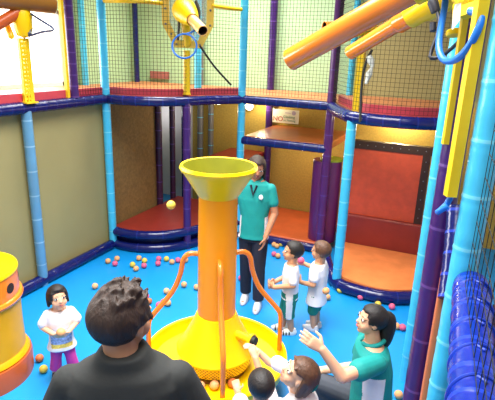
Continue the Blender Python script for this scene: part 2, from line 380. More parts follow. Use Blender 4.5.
tc = nt.nodes.new('ShaderNodeTexCoord'); sp = nt.nodes.new('ShaderNodeSeparateXYZ'); nt.links.new(tc.outputs['Object'], sp.inputs[0])
an = nt.nodes.new('ShaderNodeMath'); an.operation = 'ARCTAN2'; nt.links.new(sp.outputs['Y'], an.inputs[0]); nt.links.new(sp.outputs['X'], an.inputs[1])
cb = nt.nodes.new('ShaderNodeCombineXYZ')
def mul(src, k):
    n = nt.nodes.new('ShaderNodeMath'); n.operation = 'MULTIPLY'; n.inputs[1].default_value = k; nt.links.new(src, n.inputs[0]); return n.outputs[0]
nt.links.new(mul(an.outputs[0], .28), cb.inputs[0]); nt.links.new(sp.outputs['Z'], cb.inputs[1])
mp_ = nt.nodes.new('ShaderNodeMapping'); mp_.inputs['Rotation'].default_value[2] = PI / 4; mp_.inputs['Scale'].default_value = (52, 52, 1); nt.links.new(cb.outputs[0], mp_.inputs['Vector'])
vo = nt.nodes.new('ShaderNodeTexVoronoi'); vo.voronoi_dimensions = '2D'; vo.inputs['Randomness'].default_value = 0; vo.inputs['Scale'].default_value = 1; nt.links.new(mp_.outputs[0], vo.inputs['Vector'])
gt = nt.nodes.new('ShaderNodeMath'); gt.operation = 'LESS_THAN'; gt.inputs[1].default_value = .33; nt.links.new(vo.outputs['Distance'], gt.inputs[0])
mx = nt.nodes.new('ShaderNodeMix'); mx.data_type = 'RGBA'; mx.inputs['A'].default_value = lin((232, 190, 30)) + (1,); mx.inputs['B'].default_value = lin((96, 70, 14)) + (1,)
nt.links.new(gt.outputs[0], mx.inputs['Factor']); nt.links.new(mx.outputs['Result'], pb.inputs['Base Color'])
b = MB(); b.lathe([(.262, .26), (.27, .26), (.288, .365), (.28, .365)], C0, n=72); b.build('perforated_band', PERF, fo)
b = MB(); b.lathe([(.0, .362), (.3, .362), (.302, .375), (.29, .39), (.235, .48), (.185, .58), (.158, .645), (.15, .665), (0, .665)], C0, n=64); b.build('cone', YEL, fo)
b = MB(); b.lathe([(.0, .655), (.142, .655), (.14, 1.3), (.136, 1.6), (0, 1.6)], C0, n=48); b.build('column', ORA, fo)
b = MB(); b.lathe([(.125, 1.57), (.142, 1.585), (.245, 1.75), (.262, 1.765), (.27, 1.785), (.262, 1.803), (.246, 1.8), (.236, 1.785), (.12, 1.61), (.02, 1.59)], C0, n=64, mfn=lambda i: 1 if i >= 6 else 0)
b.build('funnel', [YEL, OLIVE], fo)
for k, da in enumerate((.1, 1.72, 3.24, -1.5)):
    b = MB(); pts = [pol(.12, da, 1.14), pol(.2, da, 1.145), pol(.245, da, 1.1), pol(.27, da, .98), pol(.33, da, .84), pol(.47, da, .66), pol(.505, da, .59), pol(.51, da, .45), pol(.512, da, .28)]
    b.tube(smooth_path(pts, .02), .019, 12)
    h = b.build('handle', ORAP, fo)
kn = pol(.31, .92, .545)
b = MB(); ax = (kn - V((C0.x, C0.y, .545))).normalized(); b.lathe([(0, -.12), (.03, -.12), (.03, 0), (0, 0)], kn, ax, 20); b.lathe([(0, 0), (.05, 0), (.05, .025), (0, .025)], kn, ax, 24); kb = b.build('nozzle_knob', YEL, fo)
b = MB(); b.lathe([(0, .024), (.042, .024), (.036, .05), (0, .052)], kn, ax, 24); b.build('grip', BLACK, kb)

# ================================================================== yellow drum
DC = V((-3.2, 2.17, 0))
dr = thing('ball_drum', 'big yellow and orange ball drum standing at the left edge', 'drum', DC)
b = MB(); b.lathe([(0, 0), (.375, 0), (.378, .15), (.37, .185), (.345, .19), (0, .19)], DC, n=64); b.build('base', ORAD, dr)
b = MB(); b.lathe([(0, .18), (.345, .18), (.362, .2), (.35, .225), (.335, .24), (.33, .45), (.335, .7), (0, .7)], DC, n=64); b.build('body', mat('drum_yellow', (224, 162, 2), rough=.42, var=.05, spec=.3), dr)
b = MB(); b.lathe([(.33, .665), (.352, .67), (.36, .69), (.352, .71), (.335, .715), (.332, .89), (.33, .9), (0, .9)], DC, n=64); bd = b.build('upper_band', ORAP, dr)
b = MB(); b.lathe([(.31, .895), (.338, .895), (.342, .91), (.336, .925), (.316, .924), (.3, .912), (.0, .908)], DC, n=64); b.build('lid', YEL, dr)
hd = on(10.5, 284, 'z', .8); ha = math.atan2(hd.y - DC.y, hd.x - DC.x)
best = None
for i in range(-200, 200):                          # the round hole in the band, on the side that faces the fountain
    t = i * PI / 200; q = DC + V((.334 * math.cos(t), .334 * math.sin(t), .8))
    d = q - EYE; w = d.dot(FW); px = 247.5 + FPX * d.dot(RT) / w
    if V((math.cos(t), math.sin(t), 0)).dot(d) < 0:
        if best is None or abs(px - 10.5) < abs(best[0] - 10.5): best = (px, t)
t = best[1]; nrm = V((math.cos(t), math.sin(t), 0))
b = MB(); b.lathe([(0, 0), (.04, 0), (.04, .004), (0, .004)], DC + nrm * .331 + V((0, 0, .8)), nrm, 24); b.build('ball_hole', HOLE, bd)
t2 = t + .75; n2 = V((math.cos(t2), math.sin(t2), 0))
b = MB(); b.lathe([(0, 0), (.03, 0), (.03, .004), (0, .004)], DC + n2 * .331 + V((0, 0, .8)), n2, 24); b.build('ball_hole', HOLE, bd)

# ================================================================== ball cannons
def barrel(mb, p, q, r, rin=None):                  # hollow pipe, open at q; slot 1 is the bore
    p = V(p); q = V(q); a = (q - p); L = a.length
    mb.lathe([(0, 0), (r, 0), (r, L - .004), (r * .97, L), (r * .86, L), (r * .84, L - .01), (r * .84, L - .12), (0, L - .12)], p, a, 32, mfn=lambda i: 1 if i >= 5 else 0)
def torus_pts(c, x, y, r, a0, a1, n=40): return [V(c) + V(x) * r * math.cos(a0 + (a1 - a0) * i / n) + V(y) * r * math.sin(a0 + (a1 - a0) * i / n) for i in range(n + 1)]

# middle cannon with its plate
CC = V((-3.08, 5.2, 2.9))
cn = thing('ball_cannon', 'yellow ball cannon in a bolted plate on the deck above the funnel', 'ball cannon', (-3.08, 5.2, 2.0))
xp = V((.86, .5, 0)); yp = V((0, 0, 1)); zp = xp.cross(yp)   # the plate faces the room
oct_ = [(-.16, -.33), (.16, -.33), (.3, -.08), (.31, .3), (.2, .5), (-.2, .5), (-.31, .3), (-.3, -.08)]
def plate(mb, poly_o, poly_i, c, th):
    n = len(poly_o)
    w = lambda p, d: V(c) + xp * p[0] + yp * p[1] + zp * d
    vs = [w(p, 0) for p in poly_o] + [w(p, 0) for p in poly_i] + [w(p, th) for p in poly_o] + [w(p, th) for p in poly_i]; fs = []
    for i in range(n):
        k = (i + 1) % n
        fs += [(i, k, n + k, n + i), (2 * n + i, 3 * n + i, 3 * n + k, 2 * n + k), (i, 2 * n + i, 2 * n + k, k), (n + i, n + k, 3 * n + k, 3 * n + i)]
    mb.add(vs, fs)
b = MB(); plate(b, oct_, [(x * .72, y * .78 + .01) for x, y in oct_], CC, .02); fr = b.build('frame', YELC, cn, smooth=False)
for x, y in oct_:
    b = MB(); b.lathe([(0, 0), (.014, 0), (.01, .012), (0, .014)], CC + xp * x * .87 + yp * y * .89 + zp * .02, zp, 8); b.build('bolt', GREY, fr)
for (x0, y0), (x1, y1) in ((oct_[2], oct_[3]), (oct_[6], oct_[7]), (oct_[1], oct_[2]), (oct_[7], oct_[0])):
    b = MB(); b.lathe([(0, 0), (.014, 0), (.01, .012), (0, .014)], CC + xp * (x0 + x1) * .43 + yp * (y0 + y1) * .44 + zp * .02, zp, 8); b.build('bolt', GREY, fr)
b = MB(); plate(b, [(x * .72, y * .78 + .01) for x, y in oct_], [(x * .01, y * .01) for x, y in oct_], CC, .006); b.build('clear_panel', CLEAR, cn, smooth=False)
tipc = at(203, 31, (CC - EYE).dot(FW) - .55); bodyc = at(184.5, 11, (CC - EYE).dot(FW) - .1)
b = MB(); d = tipc - bodyc; L = d.length
b.lathe([(0, -.16), (.09, -.13), (.135, -.05), (.14, .02), (.125, .1), (.1, .2), (.07, .3)], bodyc, d, 32); b.build('body', YEL, cn)
b = MB(); barrel(b, bodyc + d * (.27 / L), tipc, .058); b.build('barrel', [mat('worn_cream_barrel', (230, 178, 96), rough=.35), HOLE], cn)
b = MB(); b.cap(bodyc + V((-.02, .05, -.08)), bodyc + V((0, .06, -.36)), .055, .045); b.build('yoke', YELD, cn)
b = MB(); b.tube([CC + V((-.02, 0, -.36)), V((-3.1, 5.2, 2.03))], .042, 14); b.lathe([(0, 0), (.05, 0), (.05, .012), (0, .012)], (-3.1, 5.2, 2.02)); b.build('stand', YELD, cn)
hc = at(184.5, 46, (CC - EYE).dot(FW) - .3)
b = MB(); b.tube(torus_pts(hc, RT, UP, .135, 1.4, 1.4 + 2 * PI), .011, 10)
b.tube(smooth_path([hc + UP * .135 + RT * .02, hc + RT * .12 + UP * .18, hc + RT * .14 + UP * .35 - FW * -.1, bodyc + V((.1, .05, -.05))]), .011, 10); b.build('air_hose', HOSE, cn)
b = MB(); b.tube(smooth_path([at(178, 40, (CC - EYE).dot(FW) - .12), at(179, 20, (CC - EYE).dot(FW) - .12), at(176, 2, (CC - EYE).dot(FW) - .1)]), .014, 8)
b.tube(smooth_path([at(196, 1, (CC - EYE).dot(FW) - .15), at(199, 12, (CC - EYE).dot(FW) - .15), at(197, 25, (CC - EYE).dot(FW) - .15)]), .02, 8); b.build('black_cable', BLACK, cn)
b = MB(); b.tube(smooth_path([at(200, 46, 5.5), at(214, 66, 5.7), at(231, 85, 5.9)]), .012, 8)
tag(b.build('loose_cable', BLACK), 'dark loose cable slanting down the net right of the middle cannon', 'cable')

# left cannon by the window
LD = (V((-3.93, 3.5, 2.5)) - EYE).dot(FW)
cl = thing('ball_cannon', 'ball cannon on a yellow slotted stand in front of the bright window', 'ball cannon', (-3.93, 3.54, 2.0))
b = MB()
s0 = on(28, 97, 'x', -3.93); s1 = on(19, 38, 'x', -3.93)
for dy, hw in ((-.04, .01), (.0, .008), (.045, .022)): b.box((-3.945, s0.y + dy - hw, 1.99), (-3.915, s0.y + dy + hw, s1.z))
k = 0
while 2.03 + k * .04 < s1.z: b.box((-3.94, s0.y - .04, 2.02 + k * .04), (-3.92, s0.y + .04, 2.042 + k * .04)); k += 1
b.box((-3.99, s0.y - .07, 1.99), (-3.87, s0.y + .07, 2.005)); b.build('stand', YELD, cl, smooth=False)
bc = at(23, 25, LD)
b = MB(); b.lathe([(0, -.12), (.06, -.1), (.085, -.03), (.085, .1), (.06, .16), (0, .17)], bc, (0, 0, 1), 28); b.build('body', YEL, cl)
b = MB(); q0, q1 = at(30, 33, LD), at(12, 33, LD)
b.cap(at(14, 14, LD), at(18, 34, LD), .014); b.cap(at(31, 14, LD), at(30, 33, LD), .014); b.cap(at(18, 34, LD), at(30, 33, LD), .018); b.build('yoke', GREY, cl)
b = MB(); barrel(b, at(-60, -8, LD - .5), at(54, 3.5, LD + .1), .092); b.build('barrel', [BRNP, HOLE], cl)
b = MB(); b.tube([at(-40, 45, LD - .3), at(-10, 29, LD - .2), at(22, 10, LD - .05)], .052, 20); b.build('feed_pipe', [ORAD], cl)
b = MB(); b.cap(at(4, 18, LD), at(11, 36, LD), .03); b.build('brace', YELD, cl)
b = MB(); b.tube(smooth_path([at(31, 14, LD - .05), at(42, 21, LD - .1), at(54, 29.5, LD - .12), at(42, 32, LD - .05), at(29, 36, LD)]), .011, 10); b.build('air_hose', mat('dark_blue_hose', (40, 60, 100), rough=.4), cl)
b = MB(); b.box((-3.97, 4.08, 2.0), (-3.93, 4.115, 3.4)); tag(b.build('upright_bar', YELD, loc=(-3.95, 4.1, 2.0), smooth=False), 'yellow upright bar beside the purple post at the window', 'upright')

# near right cannon with the long orange pipe
cr = thing('ball_cannon', 'near ball cannon with the longest orange pipe pointing left from the top right', 'ball cannon', (.02, 1.99, 2.0))
T1 = at(290, 60, 2.45); T2 = at(398, -1, 2.06); dd = (T2 - T1)
b = MB(); barrel(b, T1 + dd * 1.15, T1, .056); b.build('barrel', [ORAP, HOLE], cr)
b = MB(); bb = T1 + dd * 1.12; b.lathe([(0, 0), (.066, 0), (.07, .1), (.09, .16), (.11, .26), (.1, .38), (.04, .44), (0, .44)], bb, dd, 32); b.build('body', YEL, cr)
b = MB(); p0, p1 = at(450, 196, 1.84), at(474, 0, 1.84)
def sqbar(mb, p, q, w):
    d = (q - p).normalized(); x = (RT - d * RT.dot(d)).normalized(); y = d.cross(x); w *= .5
    mb.rings([[p + x * w + y * w, p - x * w + y * w, p - x * w - y * w, p + x * w - y * w], [q + x * w + y * w, q - x * w + y * w, q - x * w - y * w, q + x * w - y * w]])
sqbar(b, V((p0.x, p0.y, p0.z)), V((p0.x, p0.y, 3.1)), .038); b.build('stand', YELD, cr, smooth=False)
b = MB(); sqbar(b, at(462, 13, 1.8), at(482, 6, 1.75), .04); sqbar(b, at(462, 16, 1.82), at(462, 2, 1.82), .05); b.cap(at(466, 0, 1.8), at(450, -14, 1.9), .035); b.build('bracket', YELD, cr, smooth=False)
b = MB(); b.tube(smooth_path([at(452.5, 192, 1.84), at(447, 204, 1.86), at(437, 213, 1.9), at(441, 210, 1.86), at(448, 206, 1.84)]), .012, 10); b.build('ribbon_hose', HOSE, cr)
# far right cannon
cs = thing('ball_cannon', 'second ball cannon with a shorter orange pipe behind the near one', 'ball cannon', (-.07, 3.26, 2.0))
T1 = at(350, 53, 3.0); T2 = at(410, 16.5, 2.62); dd = T2 - T1
b = MB(); b.lathe([(0, .1), (.036, .1), (.036, 0), (.042, 0), (.044, .4), (.049, dd.length * .8), (.058, dd.length * .84), (.058, dd.length), (0, dd.length)], T1, dd, 28, mfn=lambda i: 1 if i < 2 else 0); b.build('barrel', [ORAP, HOLE], cs)
b = MB(); b.lathe([(0, 0), (.066, 0), (.066, .07), (.075, .1), (.082, .2), (.06, .3), (0, .31)], T2, dd, 32); b.build('body', YEL, cs)
b = MB(); q = at(445, 144, 2.12); sqbar(b, q, V((q.x, q.y, 2.86)), .025); b.cap((q.x, q.y, 2.85), T2 + dd.normalized() * .2, .022); b.build('stand', YELD, cs, smooth=False)
b = MB(); b.tube(smooth_path([at(446, -4, 2.0), at(444.5, 8, 2.0), at(440.5, 30, 1.95), at(439, 48, 1.9), at(443, 59, 1.86), at(452, 61, 1.8), at(463, 54, 1.72), at(473, 40, 1.66), at(480, 24, 1.64), at(480, 14, 1.65), at(470, 11, 1.7)], .02), .0135, 14)
tag(b.build('air_hose', HOSE, loc=at(446, 8, 2.0)), 'thick blue air hose hanging in a loop beside the cyan post', 'hose')
b = MB(); b.tube(smooth_path([at(434, 5, 2.3), at(439, 18, 2.28), at(438, 32, 2.25), at(431, 52, 2.25), at(431, 58, 2.24), at(440, 57, 2.22), at(452, 48, 2.15), at(464, 36, 2.05), at(470, 22, 2.0)], .02), .009, 10)
b.lathe([(0, -.03), (.022, -.03), (.026, .02), (.016, .04), (0, .04)], at(434, 6, 2.3), UP + RT * -.3, 12); b.lathe([(0, -.02), (.016, -.02), (.016, .02), (0, .02)], at(433, 27, 2.3), UP, 12)
tag(b.build('power_cable', mat('dark_cable', (20, 24, 40), rough=.5), loc=at(434, 5, 2.3)), 'dark cable with black plug hanging behind the blue air hose', 'cable')
b = MB(); b.lathe([(0, -.012), (.03, -.012), (.034, 0), (.03, .012), (0, .012)], at(454, 33, 2.05), UP, 20); tag(b.build('clamp_ring', YEL, loc=at(454, 33, 2.05)), 'small yellow clamp ring below the white tag by the blue hose', 'clamp')
b = MB(); c = [at(456, 4, 1.72), at(461, 3, 1.72), at(460, 20, 1.72), at(457, 24, 1.73), at(453, 29, 1.73), at(454, 12, 1.73)]
b.add(c + [p + FW * .008 for p in c], [(0, 1, 2, 3, 4, 5), (11, 10, 9, 8, 7, 6)] + [(i, (i + 1) % 6, 6 + (i + 1) % 6, 6 + i) for i in range(6)]); tag(b.build('white_tag', WHITE, loc=c[0], smooth=False), 'crumpled white tag hanging above the yellow clamp ring', 'tag')
# yellow stand on the curved deck, with cord and cloth
cy = thing('ball_cannon', 'yellow cannon stand at the curved deck edge above the cyan corner post', 'ball cannon', (-.99, 5.06, 2.0))
b = MB(); b.box((-1.025, 5.03, 1.99), (-.955, 5.1, 2.72)); b.build('stand', YELD, cy, smooth=False)
b = MB(); b.lathe([(0, -.16), (.06, -.14), (.09, -.05), (.09, .06), (.05, .16), (0, .17)], (-1.0, 5.0, 2.82), (-.6, -.5, .1), 24); b.build('body', YEL, cy)
b = MB(); barrel(b, (-1.05, 4.97, 2.82), (-1.3, 4.72, 2.8), .05); b.build('barrel', [ORAP, HOLE], cy)
b = MB(); b.tube(smooth_path([at(372, 50, 4.75), at(366, 62, 4.75), at(362, 82, 4.75), at(361, 100, 4.75), at(360, 122, 4.72)]), .013, 8); tag(b.build('hanging_cord', BLACK, loc=at(372, 50, 4.75)), 'black cord hanging down beside the yellow stand at the curved net', 'cord')
b = MB(); pts = [at(369, 56, 4.72), at(372, 66, 4.72), at(369, 74, 4.72), at(366, 84, 4.72)]; b.tube(smooth_path(pts), .025, 8, rf=lambda i: .026 + .012 * math.sin(i * 1.9)); tag(b.build('plastic_bag', mat('grey_white_bag', (206, 210, 200), rough=.5), loc=pts[0]), 'crumpled pale bag tied to the black cord on the curved net', 'bag')

# ================================================================== near right edge
RX = .142
RZ = 1.72; RR = .064
st = thing('wrapped_rail', 'big glossy royal blue wrapped padded rail running towards the viewer', 'padded rail', (RX, 1.2, RZ))
b = MB(); padded(b, [(RX - .004, 1.87, RZ), (RX, 1.2, RZ), (RX + .012, .1, RZ)], RR, .12, 24); b.build('sleeve', [RBLUE, RBLUEL], st)
b = MB(); padded(b, [(.075, 1.97, 1.6), (.07, 2.08, 1.75), (.055, 2.2, 1.93)], .045, .1, 20); b.build('sleeve', [BLUE, RBLUEL], st)
for k in range(7):
    y = 1.78 - k * .15; b = MB(); p = torus_pts((RX, y, RZ), (1, .3, 0), (0, .22, 1), RR + .001, 0, 2 * PI, 36); b.tube(p, .0045, 6)
    b.cap((RX + .0, y + .004, RZ + RR), (RX + .018, y - .01, RZ + RR), .0055); b.build('cable_tie', RBLUEL, st)
b = MB(); b.box((.22, -1.0, .0), (1.9, 1.84, 1.68)); tag(b.build('side_deck', mat('dark_red_deck', (70, 24, 34), rough=.6), loc=(.2, .5, 0), smooth=False), 'dark deck behind the blue wrapped rail at the right edge', 'deck')
net([(.104, 1.66), (.132, 1.1), (.15, .3)], 1.82, 3.3, 'near black net hanging above the blue wrapped rail', cell=.075, w=.003)
pn2 = thing('padded_board', 'orange and red padded panel between the purple post and the near cyan post', 'panel', (.04, 2.12, 0))
b = MB(); b.box((.03, 2.0, .5), (.06, 2.26, 1.62)); b.build('orange_pad', ORAM, pn2, bevel=.01, smooth=False)
b = MB(); b.box((.03, 2.0, .0), (.06, 2.26, .495)); b.build('red_pad', mat('red_pink_pad', (206, 44, 60), rough=.4), pn2, bevel=.01, smooth=False)

# ================================================================== balls
BALLM = {'orange': mat('orange_ball', (226, 160, 104), rough=.55), 'pink': mat('pink_ball', (222, 92, 128), rough=.55), 'yellow': mat('yellow_ball', (222, 190, 70), rough=.55), 'brown': mat('burnt_orange_ball', (196, 110, 60), rough=.55), 'peach': mat('peach_ball', (232, 170, 120), rough=.55)}
BR = .034
bm_ = {}
for c, m in BALLM.items():
    b = MB(); b.ell((0, 0, 0), V((BR, 0, 0)), V((0, BR, 0)), V((0, 0, BR)), 20, 12); bm_[c] = b.mesh('ball', m)
def ball(c, p, label, group='foam balls'):
    o = link(bpy.data.objects.new('foam_ball', bm_[c])); o.location = p; o.rotation_euler = (random.random() * 3, random.random() * 3, 0)
    return tag(o, label, 'ball', group)
BALLS = [
 (108, 261, 'orange', 'orange ball on the blue floor nearest the tall cyan wall post'), (117, 258.5, 'orange', 'orange ball against the corner platform, just right of the tall cyan post'), (115, 263.5, 'pink', 'pink ball between the two orange balls by the tall cyan post'),
 (95, 286, 'peach', 'lone peach ball on the blue floor left of the man\'s head'),
 (139, 258, 'orange', 'orange ball at the back of the cluster under the corner platform'), (132.6, 264.5, 'yellow', 'yellow ball at the left of the cluster in front of the corner platform'), (144.5, 260.5, 'yellow', 'yellow orange ball at the right of the cluster above the pink one'), (136, 268.5, 'orange', 'orange ball at the front of the cluster before the corner platform'), (144, 265.5, 'pink', 'pink ball at the right end of the cluster before the corner platform'),
 (158.7, 258.7, 'pink', 'upper pink ball of the pair below the red mat'), (158, 263.3, 'pink', 'lower pink ball of the pair below the red mat'), (166.5, 258.8, 'yellow', 'greenish yellow ball touching the platform edge below the red mat'), (172, 261.8, 'orange', 'orange ball between the yellow and the pink ball below the red mat'), (178, 260, 'pink', 'pink ball just left of the fountain handle at the platform edge'), (185.6, 260, 'orange', 'orange ball partly behind the left fountain handle'),
 (184, 284.5, 'orange', 'orange ball on open floor right of the left fountain handle'), (166.5, 291, 'peach', 'peach ball on open floor left of the left fountain handle'), (196.6, 287, 'orange', 'orange ball beside the left side of the orange column'), (241, 278, 'pink', 'pink ball on the floor right of the orange column'),
 (163.5, 302, 'pink', 'pink ball behind the slanting left fountain handle'), (159, 305, 'pink', 'pink ball close beside the man\'s ear, left of the slanting handle'), (168, 303, 'orange', 'orange ball right of the pink one under the slanting handle'),
 (146, 296, 'pink', 'pink ball just right of the man\'s hair'), (149, 301, 'brown', 'burnt orange ball just right of the man\'s ear'),
 (277, 246, 'orange', 'orange ball at the low platform edge left of the standing boy\'s head'), (281, 244, 'yellow', 'yellow ball at the low platform edge above the standing boy\'s face'), (274, 254, 'pink', 'pinkish ball left of the standing boy\'s nose'), (278, 255.8, 'orange', 'orange ball right next to the standing boy\'s face'), (274, 244.5, 'orange', 'small orange ball by the woman\'s hip at the low platform'),
 (340, 290, 'yellow', 'yellow ball at the foot of the cyan corner post'), (360.5, 297, 'pink', 'pink ball along the round platform rim'), (327.5, 297, 'orange', 'orange ball just right of the boy in the long white shirt'),
 (378, 304, 'yellow', 'yellow ball above the crouching woman\'s hair'), (392, 306.5, 'pink', 'pink ball right of the crouching woman\'s hair at the platform rim'), (391, 323, 'peach', 'leftmost of three balls right of the ponytail'), (396.5, 326, 'orange', 'middle of three balls right of the ponytail'), (402.6, 327.3, 'pink', 'rightmost of three balls beside the slim cyan post'), (398.6, 394.5, 'orange', 'orange ball near the bottom edge right of the crouching woman'),
 (39.5, 358, 'brown', 'burnt orange ball against the drum base'), (43.5, 369, 'yellow', 'yellow ball in front of the burnt orange one at the drum'),
]
for x, y, c, lb in BALLS: ball(c, on(x, y, 'z', BR), lb)
def ball_at(c, r, ang, lb): ball(c, pol(r, ang, .205 + BR + max(0, (r - .3) * .1)), lb, 'balls in the yellow tray')
ball_at('peach', .325, -.33, 'peach ball in the tray left of the front handle')
ball_at('brown', .3, .43, 'orange brown ball in the tray right of the front handle')
ball_at('peach', .295, -.02, 'peach ball in the tray behind the front handle')
ball_at('brown', .31, -1.0, 'orange ball in the tray hidden by the man\'s shoulder')
ball('yellow', at(171, 205, 3.6), 'yellow ball flying through the air left of the funnel')

# ================================================================== people
def skinmat(name, rgb): return mat(name, rgb, rough=.5, var=.05, scale=14)
SKIN = skinmat('skin_light', (224, 172, 138)); SKIN2 = skinmat('skin_warm', (204, 148, 112)); SKIN3 = skinmat('skin_tan', (178, 120, 88))
HAIRB = mat('black_hair', (24, 18, 18), rough=.55, var=.3, scale=60, bump=.4, bscale=160)
HAIRD = mat('dark_brown_hair', (46, 30, 22), rough=.6, var=.35, scale=60, bump=.4, bscale=160)
HAIRM = mat('brown_hair', (88, 58, 40), rough=.5, var=.35, scale=60, bump=.5, bscale=120)
EYEW = mat('eye_white', (236, 232, 228), rough=.3); IRIS = mat('dark_iris', (30, 20, 16), rough=.2); LIP = mat('lips', (190, 96, 90), rough=.45)
TEAL = mat('teal_polo', (6, 142, 138), rough=.75, bump=.3, bscale=25); NAVY = mat('navy_trousers', (24, 26, 44), rough=.8, bump=.3, bscale=25); WHT = mat('white_cotton', (238, 234, 236), rough=.8, bump=.3, bscale=22)
GREENS = mat('green_shorts', (14, 128, 112), rough=.8, bump=.2, bscale=25); MAG = mat('magenta_trousers', (206, 58, 150), rough=.8, bump=.3, bscale=25)
BLKT = mat('charcoal_tee', (38, 40, 40), rough=.85, bump=.4, bscale=14); GRYT = mat('grey_trousers', (70, 74, 84), rough=.85, bump=.3, bscale=20)
PRB = mat('blue_print', (150, 168, 206), rough=.8, var=.5, scale=60); PRY = mat('yellow_print', (226, 196, 90), rough=.8, var=.3, scale=60); PRG = mat('green_print', (150, 178, 120), rough=.8, var=.4, scale=50)

def blob(mb, name, mats, parent, voxel, smooth=3, fn=None, kind=None):
    l = V(parent.location)
    me = mb.mesh('tmp', mats, l); o = link(bpy.data.objects.new('tmp', me))
    r = o.modifiers.new('r', 'REMESH'); r.mode = 'VOXEL'; r.voxel_size = voxel; r.use_smooth_shade = True
    if smooth:
        q = o.modifiers.new('s', 'SMOOTH'); q.factor = .5; q.iterations = smooth
    dg = bpy.context.evaluated_depsgraph_get(); dg.update()
    m2 = bpy.data.meshes.new_from_object(o.evaluated_get(dg), depsgraph=dg)
    bpy.data.objects.remove(o); bpy.data.meshes.remove(me)
    m2.name = name; m2.materials.clear()
    for m in (mats if isinstance(mats, (list, tuple)) else [mats]): m2.materials.append(m)
    m2.polygons.foreach_set('use_smooth', [True] * len(m2.polygons))
    idx = [0] * len(m2.polygons)
    if fn: idx = [fn(p.center + l, p.normal) for p in m2.polygons]
    m2.polygons.foreach_set('material_index', idx)
    n = link(bpy.data.objects.new(name, m2)); n.parent = parent
    return n

